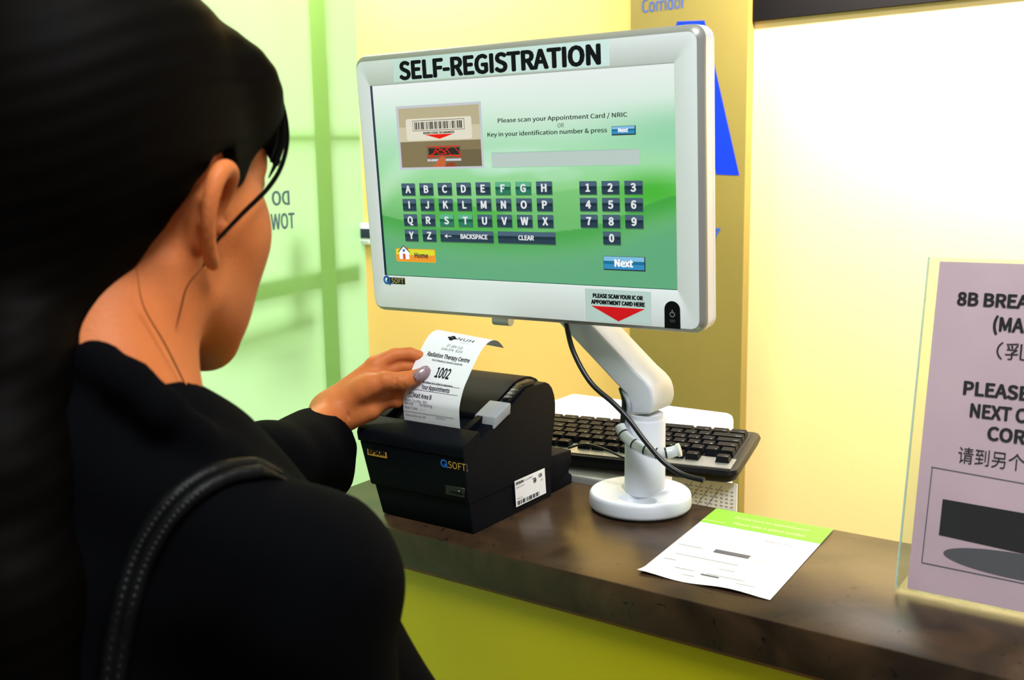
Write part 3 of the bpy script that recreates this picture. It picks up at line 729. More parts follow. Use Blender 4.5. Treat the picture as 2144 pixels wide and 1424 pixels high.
# rating label on the side
def sidef(x, y, l): 
    z = -y; return (xr(z)+.0006+.00025*l, x, z)
F = Flat(sidef); A = [onx(px, py, -.6275) for px, py in ((1078, 1008), (1141, 981), (1142, 1034), (1079, 1062))]
y0, y1 = A[0][1], A[1][1]; z1, z0 = -A[0][2], -A[3][2]
F.rect(y0, z1, y1, z0, M['sheet'], 0); wd = y1-y0
F.text('EPSON', y0+.002, z1+.0048, .0026, M['ink'], width=.015, bold=.02); F.text('M129H', y0+.019, z1+.0046, .0018, M['ink2'], width=.012)
F.text('MODEL M129H', y0+.002, z1+.0092, .0016, M['ink2'], width=.016)
F.text('SERIAL No.', y0+.002, z0-.0082, .0016, M['ink2'], width=.012); 
F.bars(y0+.003, z0-.0062, y1-.014, z0-.0014, M['ink'], 22, 1); F.ring(y1-.022, z1+.009, .0032, .0007, M['ink'], 1)
F.text('R', y1-.0235, z1+.0105, .0032, M['ink'], bold=.03); F.text('CE', y1-.014, z1+.0075, .0034, M['ink'], width=.007, bold=.02)
for i in range(3): F.rect(y0+.030+i*.004, z1+.003+i*.003, y0+.036+i*.004, z1+.0036+i*.003, M['ink2'], 1)
F.text('FC', y1-.010, z1+.013, .0026, M['ink'], width=.005)
F.obj('rating_label', pr, label='white rating label with a barcode')

# ================================================================== RECEIPT
prof = [(.8425, .0965), (.8402, .105), (.8392, .1143), (.8388, .124), (.8400, .1335), (.8475, .1500), (.8575, .1625), (.8680, .1745), (.8790, .1855), (.8900, .1930), (.9010, .1960), (.9110, .1945), (.9180, .1905), (.9250, .1840)]
pf = np.array([np.array(p) for p in spline([(a, b_, 0) for a, b_ in prof], 10)])[:, :2]
sl_ = np.concatenate([[0], np.cumsum(np.linalg.norm(np.diff(pf, axis=0), axis=1))]); STOT = sl_[-1]
RX0, RX1 = -.7405, -.6602
def rcf(x, s, off=0):
    s = min(max(s, 0), STOT); y = np.interp(s, sl_, pf[:, 0]); z = np.interp(s, sl_, pf[:, 1])
    y2 = np.interp(s+.0005, sl_, pf[:, 0]); z2 = np.interp(s+.0005, sl_, pf[:, 1])
    if s > STOT-.001: y2, z2 = y, z; y1_, z1_ = np.interp(s-.0005, sl_, pf[:, 0]), np.interp(s-.0005, sl_, pf[:, 1])
    else: y1_, z1_ = y, z
    t = np.array([y2-y1_, z2-z1_]); t /= np.linalg.norm(t); k = (RX1-x)/(RX1-RX0)          # held (left) side sits a little higher
    n = np.array([-t[1], t[0]])                                                             # outward, towards the viewer side
    lift = .006*k*np.clip((s-.035)/.08, 0, 1)
    return np.array([x+.0*k, y+n[0]*off, CT+z+n[1]*off+lift])
gx, gsn = 18, 90
rec = bmesh.new(); F = Flat(lambda x, y, l: rcf(x, -y, .00008+.00012*l), rec); F.mi(M['paper'])
for side in (0, 1):
    o_ = 0 if side == 0 else -.00012
    g_ = [[rec.verts.new(tuple(rcf(RX0+(RX1-RX0)*i/gx, STOT*j/gsn, o_))) for j in range(gsn+1)] for i in range(gx+1)]
    for i in range(gx):
        for j in range(gsn):
            q = (g_[i][j], g_[i+1][j], g_[i+1][j+1], g_[i][j+1]); rec.faces.new(q if side == 0 else q[::-1])
_g = [(x, s, rcf(x, s)) for x in np.linspace(RX0, RX1, 33) for s in np.linspace(.01, STOT-.012, 80)]
_gp = np.array([g[2] for g in _g]); _v = _gp-CC; _w = _v@CF
_px = np.stack([PW/2+FP*(_v@CR)/_w, PH/2-FP*(_v@CU)/_w], 1)
def rinv(px, py):
    i = np.argmin(((_px-np.array([px, py]))**2).sum(1)); return _g[i][0], _g[i][1]
def rtext(s, p, q, h, m, bold=0):
    (xa, sa), (xb, sb) = rinv(*p), rinv(*q); F.text(s, xa, -sa, h, m, width=xb-xa, bold=bold, dy=0)
def rline(p, q, m=None):
    (xa, sa), (xb, sb) = rinv(*p), rinv(*q); s_ = (sa+sb)/2
    F.rect(xa, -s_-.0002, xb, -s_+.0002, m or M['ink2'], 2, nx=8)
rtext('NUH', (958, 712), (995, 714), .0050, M['ink'])
x_, s_ = rinv(946, 708); 
for dx, dy in ((-.0045, 0), (.0045, 0), (0, .0032), (0, -.0032)): F.ell(x_+dx*.75, -s_+dy*.8, .0031, .0017, M['ink'], 2, 16)
rtext('National University Hospital', (960, 717), (985, 719), .0008, M['ink2'])
rtext('27 JAN (12)', (934, 726), (968, 731), .0032, M['ink2']); rtext('3:40:374   8:3:0', (924, 733), (968, 738), .0030, M['ink2'])
rtext('Radiation Therapy Centre', (893, 744), (985, 752), .0050, M['ink'], .012)
rtext('NUH Medical Centre Level 08', (903, 756), (967, 762), .0022, M['ink2'], .01)
rtext('1002', (909, 788), (942, 790), .0120, M['ink'], .012)
rtext('Numbers not called in sequence.', (886, 800), (951, 806), .0020, M['ink'], .01)
rline((884, 804), (963, 811)); rtext('Your Appointments', (882, 815), (940, 820), .0046, M['ink'], .012); rline((866, 817), (958, 827))
rtext('[1]Wait Area B', (856, 829), (903, 832), .0046, M['ink'], .01)
rtext('Room Counter : B01', (849, 839), (893, 845), .0030, M['ink2']); rtext('Service         : Screening', (848, 846), (906, 854), .0032, M['ink2']); rtext('Wait Time    : ----', (847, 853), (890, 858), .0030, M['ink2'])
rline((846, 862), (952, 874)); rtext('Thank you for your visit', (848, 868), (892, 873), .0024, M['ink2']); rtext('Q21 Res:13', (912, 877), (933, 880), .0020, M['ink2'])
o = F.obj('receipt', None, tuple(rcf(-.70, 0))); props(o, 'curling white paper slip printed 1002, held between thumb and fingers above the printer', 'receipt')
for p in o.data.polygons: p.use_smooth = True

# ================================================================== OFFICE PRINTER, KEYBOARD, CALENDAR behind the counter
dz = .005
pA = onz(1215, 815, CT+dz); pB = onz(1541, 864, CT+dz)
op = thing('office_printer', (-.72, 1.30, ZD), 'white boxy office printer behind the counter with the keyboard lying on it', 'printer')
part('body', box(pA[0], pB[0], 1.128, pB[1], ZD, CT+dz, .012, 5), M['white'], op)
p = ony(1313, 965, 1.06); q = ony(1313, 1008, 1.10)
b = prism([(-.86, 1.052), (p[0]-.012, 1.052), (p[0]-.003, 1.056), (p[0], 1.066), (p[0], 1.125), (-.86, 1.125)], 'z', CT-.05, CT+.003, .004, 3)
part('output_tray', b, M['silver'], op, label='grey rounded output tray')
# keyboard: local a along the row from Esc (right, in the picture) to the number pad, b away from the viewer
k0 = onz(1540, 987, CT+.025); k1 = onz(1162, 948, CT+.025); ka = k1-k0; ka[2] = 0; ka /= np.linalg.norm(ka)
kbv = np.array([ka[1], -ka[0], 0]); kbv = kbv if kbv[1] > 0 else -kbv
kn = np.array([0, 0, 1.]); kb_dir = kbv+np.array([0, 0, .064]); kb_dir /= np.linalg.norm(kb_dir); kup = np.cross(kb_dir, ka); kup = kup if kup[2] > 0 else -kup
def KP(a, b_, h=0): return k0+ka*a+kb_dir*b_+kup*h
KL, KD = .452, .160
ky = thing('computer_keyboard', tuple(KP(KL/2, KD/2, -.015)), 'black and silver computer keyboard turned away, lying on the white office printer', 'keyboard')
def kring(g, h, r=.012): 
    P = []
    for cx, cy, a0 in ((KL-r-g, KD-r-g, 0), (r+g, KD-r-g, 90), (r+g, r+g, 180), (KL-r-g, r+g, 270)):
        for k in range(6):
            t = math.radians(a0+k*18); P.append(KP(cx+r*math.cos(t), cy+r*math.sin(t), h))
    return P
part('case', loft([kring(.006, -.018), kring(.001, -.014), kring(-.002, -.006), kring(0, -.001), kring(.003, .0)]), M['pblack2'], ky)
def kpoly(P, h0, h1):
    b = bmesh.new(); A = [b.verts.new(tuple(KP(x, y, h0))) for x, y in P]; B = [b.verts.new(tuple(KP(x, y, h1))) for x, y in P]; n = len(P)
    b.faces.new(A); b.faces.new(B[::-1])
    for i in range(n): b.faces.new((A[i], B[i], B[(i+1) % n], A[(i+1) % n]))
    bmesh.ops.recalc_face_normals(b, faces=b.faces); return b
part('silver_plate', kpoly([(.007, .004), (KL-.007, .004), (KL-.007, .0395), (.007, .0395)], 0, .0012), M['kplate'], ky, smooth=False)
part('key_well', kpoly([(.009, .0400), (KL-.009, .0400), (KL-.009, KD-.008), (.009, KD-.008)], 0, .0006), M['black'], ky, smooth=False)
F = Flat(lambda x, y, l: KP(-x, -y, .0014+.0002*l))
F.ell(-.232, -.0118, .0058, .0042, M['ink'], 1); F.text('hp', -.2345, -.0103, .0028, M['ink3'], width=.005, layer=2)
F.obj('logo', ky, label='small dark oval logo')
def keycap(a, b_, wa, wb, h, s):
    bm = bmesh.new(); g = .0008; t = .0024
    lo = [(a+g, b_+g), (a+wa-g, b_+g), (a+wa-g, b_+wb-g), (a+g, b_+wb-g)]
    md = [(a+g+.0008, b_+g+.0008), (a+wa-g-.0008, b_+g+.0008), (a+wa-g-.0008, b_+wb-g-.0008), (a+g+.0008, b_+wb-g-.0008)]
    hi = [(a+t, b_+t-.0006), (a+wa-t, b_+t-.0006), (a+wa-t, b_+wb-t-.0012), (a+t, b_+wb-t-.0012)]
    loft([[KP(x, y, .0008) for x, y in lo], [KP(x, y, h*.55) for x, y in md], [KP(x, y, h) for x, y in hi]], bm=bm)
    # legends face the staff: turned half way round
    ff_ = Flat(lambda x, y, l: KP(-x, -y, h+.00015), bm); ff_.mi(M['key'])
    ff_.fn = lambda x, y, l: KP(a+t+.001+(x), b_+wb-t-.0024-(y+.0), h+.00018)
    if s:
        nm = .0032 if len(s) == 1 else .0022
        # x runs with +a, up runs towards the viewer (-b) seen from the staff side
        ff_.fn = lambda x, y, l: KP(a+t+.0012+x, b_+t+.0032-(-y)*1.0, h+.00018)
        ff_.text(s, 0, 0, nm, M['legend'], width=None if len(s) == 1 else min(.0025*len(s)*.6, wa-2*t-.002))
    return bm, ff_.mats
RK = []
P1 = .019
fx = [0]+[.038+.019*i for i in range(4)]+[.1235+.019*i for i in range(4)]+[.209+.019*i for i in range(4)]
for x, s in zip(fx, ['Esc']+['F%d' % i for i in range(1, 13)]): RK.append((x, 0, P1, .0165, s))
def krow(y, items):
    x = 0
    for s, wk in items: RK.append((x, y, P1*wk, P1, s)); x += P1*wk
krow(.0245, [(c_, 1) for c_ in '`1234567890-=']+[('Back', 2)])
krow(.0245+.019, [('Tab', 1.5)]+[(c_, 1) for c_ in 'QWERTYUIOP[]']+[('\\', 1.5)])
krow(.0245+.038, [('Caps', 1.75)]+[(c_, 1) for c_ in "ASDFGHJKL;'"]+[('Enter', 2.25)])
krow(.0245+.057, [('Shift', 2.25)]+[(c_, 1) for c_ in 'ZXCVBNM,./']+[('Shift', 2.75)])
krow(.0245+.076, [('Ctrl', 1.25), ('Win', 1.25), ('Alt', 1.25), ('', 6.25), ('Alt', 1.25), ('Win', 1.25), ('Menu', 1.25), ('Ctrl', 1.25)])
for y, r_ in ((0, ('Prt', 'Scr', 'Brk')), (.0245, ('Ins', 'Home', 'PgUp')), (.0435, ('Del', 'End', 'PgDn'))):
    for i, s in enumerate(r_): RK.append((.2925+P1*i, y, P1, .0165 if y == 0 else P1, s))
RK.append((.2925+P1, .0245+.057, P1, P1, '^'))
for x, y, wa, wb, s in RK:
    bm_, ms_ = keycap(.0115+x, .0205+y, wa, wb, .0088, s)
    part('key', bm_, ms_, ky, smooth=False)
# printed desk calendar under the keyboard's right end
cx0, cx1 = ony(1405, 995, 1.115)[0], ony(1541, 1000, 1.115)[0]; ztop = CT+.004
cal = thing('desk_calendar', ((cx0+cx1)/2, 1.13, ZD), 'white tent calendar printed with grids, standing under the right end of the keyboard', 'calendar')
zb = ZD+.001
b = bmesh.new(); A = [b.verts.new(p) for p in ((cx0-.03, 1.108, zb), (cx1-.002, 1.108, zb), (cx1, 1.119, ztop), (cx0, 1.119, ztop), (cx0-.03, 1.126, zb), (cx1-.002, 1.126, zb), (cx1, 1.121, ztop), (cx0, 1.121, ztop))]
for f in ((0, 1, 2, 3), (5, 4, 7, 6), (0, 3, 7, 4), (1, 5, 6, 2), (3, 2, 6, 7), (0, 4, 5, 1)): b.faces.new([A[i] for i in f])
bmesh.ops.recalc_face_normals(b, faces=b.faces)
shs = part('sheets', b, M['sheet'], cal, smooth=False)
def calf(x, y, l): z = CT-y; k = (ztop-z)/(ztop-zb); return (x, 1.119-.011*k-.0003*(l+1), z)
F = Flat(calf); W_ = cx1-cx0
for r in range(9):
    for i in range(10): F.rect(cx0+.018+i*W_*.078+.0, .006+r*.0048, cx0+.018+i*W_*.078+.0035, .0072+r*.0048, M['ink3'], 1)
for k in range(4): F.line((cx0+.002+k*.013, .040), (cx0+.028+k*.013, .001), .0006, M['ink2'], 1)
F.text('MON TUE', cx0+.006, .012, .0026, M['ink2'], width=.016); F.text('NOTES', cx0+.012, .020, .0026, M['ink2'], width=.012)
F.obj('print', shs, label='grey printed rows')

# ================================================================== LEAFLET
L4 = [onz(*p, CT) for p in ((1500, 1066), (1745, 1110), (1612, 1258), (1334, 1200))]
def lf(x, y, l):
    p = (L4[0]*(1-x)+L4[1]*x)*(1-y)+(L4[3]*(1-x)+L4[2]*x)*y; k = .0030*max(0, y-.93)/.07*(1 if 0 else 1)
    return (p[0], p[1], CT+.0006+.00025*l+k*(.5+.5*math.cos(x*9)))
b = bmesh.new(); F = Flat(lf, b)
F.rect(0, 0, 1, 1, M['sheet'], 0, 14, 24)
ft = Flat(lambda x, y, l: lf(x, y, l-1.2), b)
F.rect(0, 0, 1, .235, M['green'], 1, 10, 6)
gl = ink('leaflet_white', 235, 255, 190)
F.text('Do you have an appointment?', .22, .10, .030, gl, width=.62); F.text('Please take a queue number', .26, .19, .035, gl, width=.6)
F.rect(0, .195, .2, .2, gl, 2)
F.text('Register at this counter first', .28, .29, .014, M['ink3'], width=.48); F.text('step 1', .40, .375, .018, M['ink3'], width=.12); F.text('Registration', .62, .345, .020, M['ink2'], width=.22)
F.rect(.34, .56, .62, .60, M['ink2'], 2); F.text('please take your seat', .66, .61, .018, M['ink3'], width=.28)
F.text('wait for number to be called', .35, .50, .014, M['ink3'], width=.3)
for y_, x_, w_ in ((.58, .04, .2), (.70, .1, .5), (.78, .06, .10), (.86, .2, .16), (.86, .45, .3), (.92, .3, .1), (.78, .5, .12), (.90, .70, .14)): F.rect(x_, y_, x_+w_, y_+.005, M['ink3'], 2)
F.rect(.42, .875, .56, .888, M['ink2'], 2)
o = F.obj('leaflet', None, tuple(L4[0])); props(o, 'white leaflet with a bright green heading lying flat on the stone counter', 'leaflet')

# ================================================================== ACRYLIC SIGN
sx0 = -.2085; syb = .902; TH = math.radians(12.5)
def SP(x, h, l=0): return (sx0+x, syb+h*math.sin(TH)-l*math.cos(TH), CT+.004+h*math.cos(TH)+l*math.sin(TH))   # l: towards the viewer
def sbox(x0, x1, h0, h1, l0, l1):
    b = bmesh.new(); v = [b.verts.new(SP(x, h, l)) for x in (x0, x1) for h in (h0, h1) for l in (l0, l1)]
    for f in ((0, 1, 3, 2), (4, 6, 7, 5), (0, 4, 5, 1), (2, 3, 7, 6), (0, 2, 6, 4), (1, 5, 7, 3)): b.faces.new([v[i] for i in f])
    bmesh.ops.recalc_face_normals(b, faces=b.faces); return b
sg = thing('sign_holder', SP(.1, 0), 'clear acrylic stand holding a pink notice headed 8B, at the right end of the counter', 'sign')
part('front_sheet', sbox(-.004, .216, 0, .302, .0012, .0027), M['acrylic'], sg, smooth=False)
part('back_sheet', sbox(-.004, .216, 0, .302, -.0027, -.0012), M['acrylic'], sg, smooth=False)
part('foot', box(sx0-.004, sx0+.216, syb-.004, syb+.085, CT+.0004, CT+.0030, .0008, 1), M['acrylic'], sg, smooth=False)
part('edge_strip', sbox(-.0046, -.0036, 0, .302, -.0027, .0027), mat('acrylic_edge', (.45, .68, .62), .2), sg, smooth=False, label='pale green edge')
notice = part('notice', sbox(.0055, .214, .002, .2985, -.0006, .0004), M['pink'], sg, smooth=False, label='pink paper notice')
def sinv(px, py):
    n = np.array([0, -math.cos(TH), math.sin(TH)]); p0 = np.array(SP(0, 0, .0008)); d = ray(px, py); t = ((p0-CC)@n)/(d@n); p = CC+d*t-p0
    return p[0], p@np.array([0, math.sin(TH), math.cos(TH)])
F = Flat(lambda x, y, l: SP(x, -y, .0006+.0002*l))
def stx(s, p, q, top, cut=.214, bold=.016):
    (xa, ha), (xb, hb) = sinv(*p), sinv(*q); hc = sinv(p[0], top)[1]-ha
    F.text(s, xa, -ha, hc, M['ink'], width=xb-xa, bold=bold)
# measured widths of the visible letters set the size of each line
stx('8B BREAST', (2003, 638), (2200, 662), 612)
stx('(MAMMO)', (2078, 692), (2245, 715), 664); stx('（乳房）', (2085, 748), (2225, 770), 720, bold=0)
stx('PLEASE GO TO', (2016, 825), (2290, 870), 798); stx('NEXT COUNTER', (2030, 872), (2300, 925), 845); stx('CORRIDOR', (2066, 920), (2270, 960), 893)
stx('请到另个柜台', (2005, 966), (2216, 1005), 938, bold=0)
ln = M['ink2']
def sl2(p, q, wd=.0008, m=None):
    a, b_ = sinv(*p), sinv(*q); F.line((a[0], -a[1]), (b_[0], -b_[1]), wd, m or ln, 1)
sl2((1950, 978), (2330, 1046)); sl2((1952, 978), (1930, 1178)); sl2((1930, 1178), (2330, 1260))
F.obj('notice_print', notice, label='black letters, 8B BREA, PLEASE, NEXT C, COR and Chinese')
F = Flat(lambda x, y, l: SP(x, -y, .0006+.0002*l))
q = [sinv(*p) for p in ((1974, 1045), (2300, 1102), (2280, 1190), (1966, 1120))]
F.poly([(a, -b_) for a, b_ in q], M['pblack2'], 1)
q = [sinv(*p) for p in ((1974, 1045), (1998, 1050), (2022, 1130), (1966, 1120))]; F.poly([(a, -b_) for a, b_ in q], M['ink'], 2)
F.obj('notice_picture', notice, label='black picture block')
F = Flat(lambda x, y, l: SP(x, -y, .0006+.0002*l))
e0, e1 = sinv(1975, 1160), sinv(2330, 1220); F.ell((e0[0]+e1[0])/2, -(e0[1]+e1[1])/2, (e1[0]-e0[0])/2, .011, mat('shadow_grey', (.09, .08, .11), .6), 1, 40)  # oval shadow below the picture block, painted as flat grey
F.obj('notice_shadow', notice, label='grey oval shadow painted under the picture')
# ================================================================== THE PERSON
per = thing('person', (-.55, .28, 0), 'person with tied black hair in a black jacket, seen from behind, holding the printed slip', 'person')
HO = at(256, 443, .62); ang = math.radians(98); pit = math.radians(-4); rol = math.radians(0)
hf = np.array([math.cos(ang)*math.cos(pit), math.sin(ang)*math.cos(pit), math.sin(pit)])
hr = np.array([math.sin(ang), -math.cos(ang), 0]); hu = np.cross(hr, hf)
def H(f, r, u): return HO+hf*f+hr*r+hu*u
def toL(P):
    q = P-HO; return np.stack([q@hf, q@hr, q@hu], -1)
def toW(V): return HO+V[:, :1]*hf+V[:, 1:2]*hr+V[:, 2:]*hu
def toLp(p): q = np.array(p)-HO; return np.array([q@hf, q@hr, q@hu])
nb = at(205, 835, .575)                               # base of the neck
def head_sdf(L):
    A = L.copy(); A[..., 1] = np.abs(A[..., 1])
    d = ell_(A, (-.012, 0, .045), (.094, .073, .083))
    d = smin(d, ell_(A, (.030, 0, -.018), (.060, .060, .072)), .03)
    d = smin(d, ell_(A, (.050, .037, -.012), (.030, .028, .036)), .015)     # cheeks
    d = smin(d, cap_(A, (.010, .046, -.050), (.058, .016, -.085), .020, .017), .022)   # jaw
    d = smin(d, ell_(A, (.061, 0, -.087), (.017, .020, .016)), .016)        # chin
    d = smin(d, ell_(A, (.045, .022, -.052), (.027, .029, .034)), .02)
    d = smin(d, ell_(A, (.070, 0, .045), (.024, .050, .036)), .02)          # forehead
    d = smin(d, cap_(A, (.083, .010, .030), (.074, .040, .032), .008, .006), .008)     # brow
    d = smax(d, -ell_(A, (.100, .031, .016), (.016, .017, .012)), .012)     # socket
    d = smin(d, chain_(A, [((.081, .020, .0215), .0028), ((.0850, .030, .0245), .0034), ((.0790, .042, .0205), .0028)], .001), .004)   # eyelid
    d = smin(d, chain_(A, [((.081, .021, .0100), .0022), ((.0835, .030, .0080), .0026), ((.0780, .041, .0110), .0022)], .001), .004)
    d = smin(d, cap_(A, (.086, 0, .022), (.104, 0, -.012), .0065, .0095), .008)        # nose
    d = smin(d, ell_(A, (.095, .009, -.017), (.010, .007, .007)), .005)
    d = smin(d, ell_(A, (.088, 0, -.042), (.010, .021, .0055)), .005)       # upper lip
    d = smin(d, ell_(A, (.087, 0, -.051), (.010, .018, .006)), .005)        # lower lip
    n0 = toLp(nb)
    d = smin(d, cap_(L, (-.022, 0, -.030), n0, .049, .047), .02)
    n1 = toLp(at(330, 940, .60)); n2 = toLp(at(90, 900, .63))
    d = smin(d, cap_(L, n0-np.array([0, 0, .01]), n1, .036, .030), .03); d = smin(d, cap_(L, n0-np.array([0, 0, .01]), n2, .028, .02), .02)
    # tendon down the side of the neck
    d = smin(d, cap_(L, (-.012, .052, -.034), toLp(at(372, 850, .60)), .009, .010), .022)
    return d
def ear_sdf(L):
    A = L.copy(); A[..., 1] = np.abs(A[..., 1])
    A = (A-np.array([-.005, .078, -.008]))/.88+np.array([0, .078, 0])
    # outer rim, from the root at the front round the top to the lobe
    rim = [((.016, .071, .008), .0028), ((.0195, .0745, .022), .0042), ((.0150, .0810, .0335), .0058), ((.0030, .0870, .0370), .0064), ((-.0080, .0900, .0300), .0062), ((-.0135, .0900, .0170), .0056), ((-.0135, .0875, .0020), .0050), ((-.0090, .0835, -.0120), .0048), ((-.0020, .0785, -.0230), .0052), ((.0050, .0740, -.0270), .0040)]
    sp = spline([(*p, r) for p, r in rim], 5); d = None
    for a_, b_ in zip(sp, sp[1:]):
        e = cap_(A, a_[:3], b_[:3], a_[3], b_[3]); d = e if d is None else np.minimum(d, e)
    plate = [((.004, .076, .022), .0038), ((-.004, .080, .014), .0040), ((-.004, .078, .000), .0040), ((.001, .074, -.014), .0040)]
    d = smin(d, chain_(A, plate, .006), .008)
    d = smin(d, ell_(A, (.014, .074, -.002), (.0045, .0045, .0065)), .003)
    return .88*smin(d, cap_(A, (.002, .064, .016), (.002, .062, -.010), .010, .009), .010)
V1, Q1 = nets(lambda L: smin(head_sdf(L), ear_sdf(L), .004), (-.13, -.105, -.225), (.12, .105, .145), .0022)
# hand and forearm: palm faces the viewer, thumb in front of the slip, fingers behind it
dR = float((rcf(RX0, .055)-CC)@CF)
def hp(x, y, dd=0): return at(x, y, dR+dd)
wr_ = hp(688, 872, -.004)
def hand_sdf(P):
    palm = None
    for a, b_, ra, rb in (((690, 858, 0), (786, 766, .004), .0195, .0105), ((690, 862, 0), (796, 790, .004), .019, .0115), ((692, 868, 0), (800, 818, .004), .0185, .011), ((695, 872, 0), (797, 843, .003), .018, .0105)):
        e = cap_(P, hp(*a), hp(*b_), ra, rb); palm = e if palm is None else smin(palm, e, .010)
    palm = smin(palm, cap_(P, hp(718, 846, -.012), hp(776, 806, -.018), .0150, .0125), .012)      # thenar
    palm = smin(palm, cap_(P, hp(728, 878, -.008), hp(775, 862, -.007), .012, .010), .012)        # little-finger side
    palm = smax(palm, -cap_(P, hp(752, 862, -.029), hp(795, 826, -.026), .0035, .003), .006)      # palm crease
    arm = cap_(P, hp(698, 864, -.001), at(610, 938, 1.035), .0185, .022)
    d = smin(palm, arm, .016)
    def fing(pts, d, k=.0035, k0=.004):
        f = chain_(P, [(hp(*p[:3]), p[3]) for p in pts], .0015)
        return smin(d, f, k0)
    d = fing([(783, 764, .005, .0098), (826, 744, .010, .0082), (858, 741, .012, .0075), (890, 750, .015, .0066)], d)
    d = fing([(794, 786, .008, .0096), (838, 768, .015, .0080), (868, 768, .018, .0074), (897, 779, .021, .0066)], d)
    d = fing([(800, 812, .006, .0098), (842, 814, .004, .0084), (862, 800, .014, .0076), (880, 792, .022, .0068)], d)
    d = fing([(795, 840, .004, .0092), (830, 840, .000, .0078), (848, 826, .008, .0070), (862, 812, .014, .0062)], d)
    # thumb
    d = fing([(762, 815, -.018, .0125), (806, 797, -.021, .0108), (840, 798, -.017, .0095), (862, 792, -.0125, .0088), (886, 782, -.0085, .0070)], d, k0=.007)
    d = smin(d, ell_(P, hp(845, 797, -.017), (.0105, .0105, .0098)), .004)
    d = smax(d, -cap_(P, hp(826, 786, -.0265), hp(829, 812, -.0265), .0012), .002)
    d = smax(d, -cap_(P, hp(842, 783, -.0255), hp(846, 811, -.0255), .0010), .002)
    d = smax(d, -cap_(P, hp(720, 838, -.0250), hp(730, 876, -.0240), .0010), .0025)
    return d
hc = hp(790, 815)
V2, Q2 = nets(hand_sdf, hp(640, 900, -.03)-np.array([.03, .06, .06]), np.maximum(hp(900, 740, .03), hp(640, 740, .03))+np.array([.02, .03, .03]), .0013)
def core_sdf(P):                                        # the trunk and left arm inside the clothes join head and hand
    d = cap_(P, nb, at(180, 1500, .62), .045, .075)
    d = smin(d, cap_(P, nb+np.array([0, 0, -.06]), at(-330, 1060, .70), .035, .034), .03)
    d = smin(d, cap_(P, at(-330, 1060, .70), at(330, 1080, .86), .036, .030), .02)
    d = smin(d, cap_(P, at(330, 1080, .86), at(560, 978, .985), .028, .024), .01)
    return smin(d, cap_(P, at(560, 978, .985), at(635, 918, 1.06), .024, .0195), .01)
VC, QC = nets(core_sdf, (-1.0, .0, .80), (-.30, .95, 1.44), .005)
body = npmesh('body', [(toW(V1), Q1), (V2, Q2), (VC, QC)], [M['skin']])
tmp = bpy.data.objects.new('tmp', body); C.objects.link(tmp)
rm = tmp.modifiers.new('r', 'REMESH'); rm.mode = 'VOXEL'; rm.voxel_size = .0015; rm.adaptivity = 0
b2 = bpy.data.meshes.new_from_object(tmp.evaluated_get(bpy.context.evaluated_depsgraph_get())); bpy.data.objects.remove(tmp)
body = b2; body.name = 'body'; body.polygons.foreach_set('use_smooth', [True]*len(body.polygons))
link_mesh('body', body, per)
# nails
def nail(p0_, p1_, w_, d0, d1, nm='fingernail'):
    a, b_ = hp(p0_[0], p0_[1], d0), hp(p1_[0], p1_[1], d1); ax = (b_-a); ln_ = np.linalg.norm(ax); ax = ax/ln_
    vw = -(a-CC)/np.linalg.norm(a-CC); sd = np.cross(ax, vw); sd /= np.linalg.norm(sd); up = np.cross(sd, ax); bm = bmesh.new(); R = []
    for i in range(13):
        t = i/12; hw = w_*(1-.25*abs(2*t-1)**3 if t < .6 else 1-.45*((t-.6)/.4)**2.5); R.append([bm.verts.new(tuple(a+ax*ln_*t+sd*hw*math.sin(q)+up*(.0042*(math.cos(q)-.55)*w_/.0065+.0022*math.sin(math.pi*t)))) for q in np.linspace(-1.25, 1.25, 9)])
    for r0, r1 in zip(R, R[1:]):
        for i in range(8): bm.faces.new((r0[i], r0[i+1], r1[i+1], r1[i]))
    bmesh.ops.solidify(bm, geom=bm.faces[:], thickness=.0007)
    return part(nm, bm, M['nail'], per, label='long glittery mauve nail')
nail((868, 792), (899, 771), .0066, -.0200, -.0125)
# eyes
for s_ in (1, -1):
    bm = bmesh.new(); bmesh.ops.create_uvsphere(bm, u_segments=20, v_segments=14, radius=.0118, matrix=Matrix.Translation(tuple(H(.0745, .031*s_, .016))))
    part('eye', bm, M['eye'], per)
    bm = bmesh.new(); bmesh.ops.create_uvsphere(bm, u_segments=16, v_segments=10, radius=.0055, matrix=Matrix.Translation(tuple(H(.0825, .031*s_, .0150))))
    part('iris', bm, M['iris'], per)
# hair
def hair_sdf(L):
    A = L.copy(); A[..., 1] = np.abs(A[..., 1])
    d = ell_(A, (-.020, 0, .054), (.110, .0835, .100))
    d = smin(d, ell_(A, (-.060, 0, .020), (.062, .062, .080)), .03)
    f, r, u = A[..., 0], A[..., 1], A[..., 2]
    line = np.interp(f, [-.16, -.10, -.080, -.060, -.042, -.030, -.016, -.002, .012, .022, .034, .046, .056, .066, .078, .09, .12], [-.118, -.112, -.100, -.076, -.046, -.016, .010, .030, .036, .012, .012, .028, .044, .060, .078, .090, .1])
    d = smax(d, (line-u)*.75, .007)
    # bangs swept over the right temple
    d = smin(d, smax(ell_(L, (.050, .028, .074), (.038, .048, .042)), (.040-L[..., 2]-.0*L[..., 1]), .01), .014)
    d = smin(d, cap_(L, (.074, .050, .072), (.079, .055, .034), .009, .003), .012)
    # gathered at the nape, falling down the back
    tail = [(toLp(p), r_) for p, r_ in ((H(-.085, -.015, -.015), .045), (at(70, 620, .56), .032), (at(20, 760, .53), .030), (at(-10, 1000, .51), .034), (at(10, 1250, .50), .034), (at(60, 1500, .50), .026))]
    d = smin(d, chain_(L, tail, .02), .03)
    st_ = np.sin((L[..., 2]*1.0-L[..., 0]*.35)*420+np.sin(L[..., 0]*40)*1.5)*.0003
    return d+st_
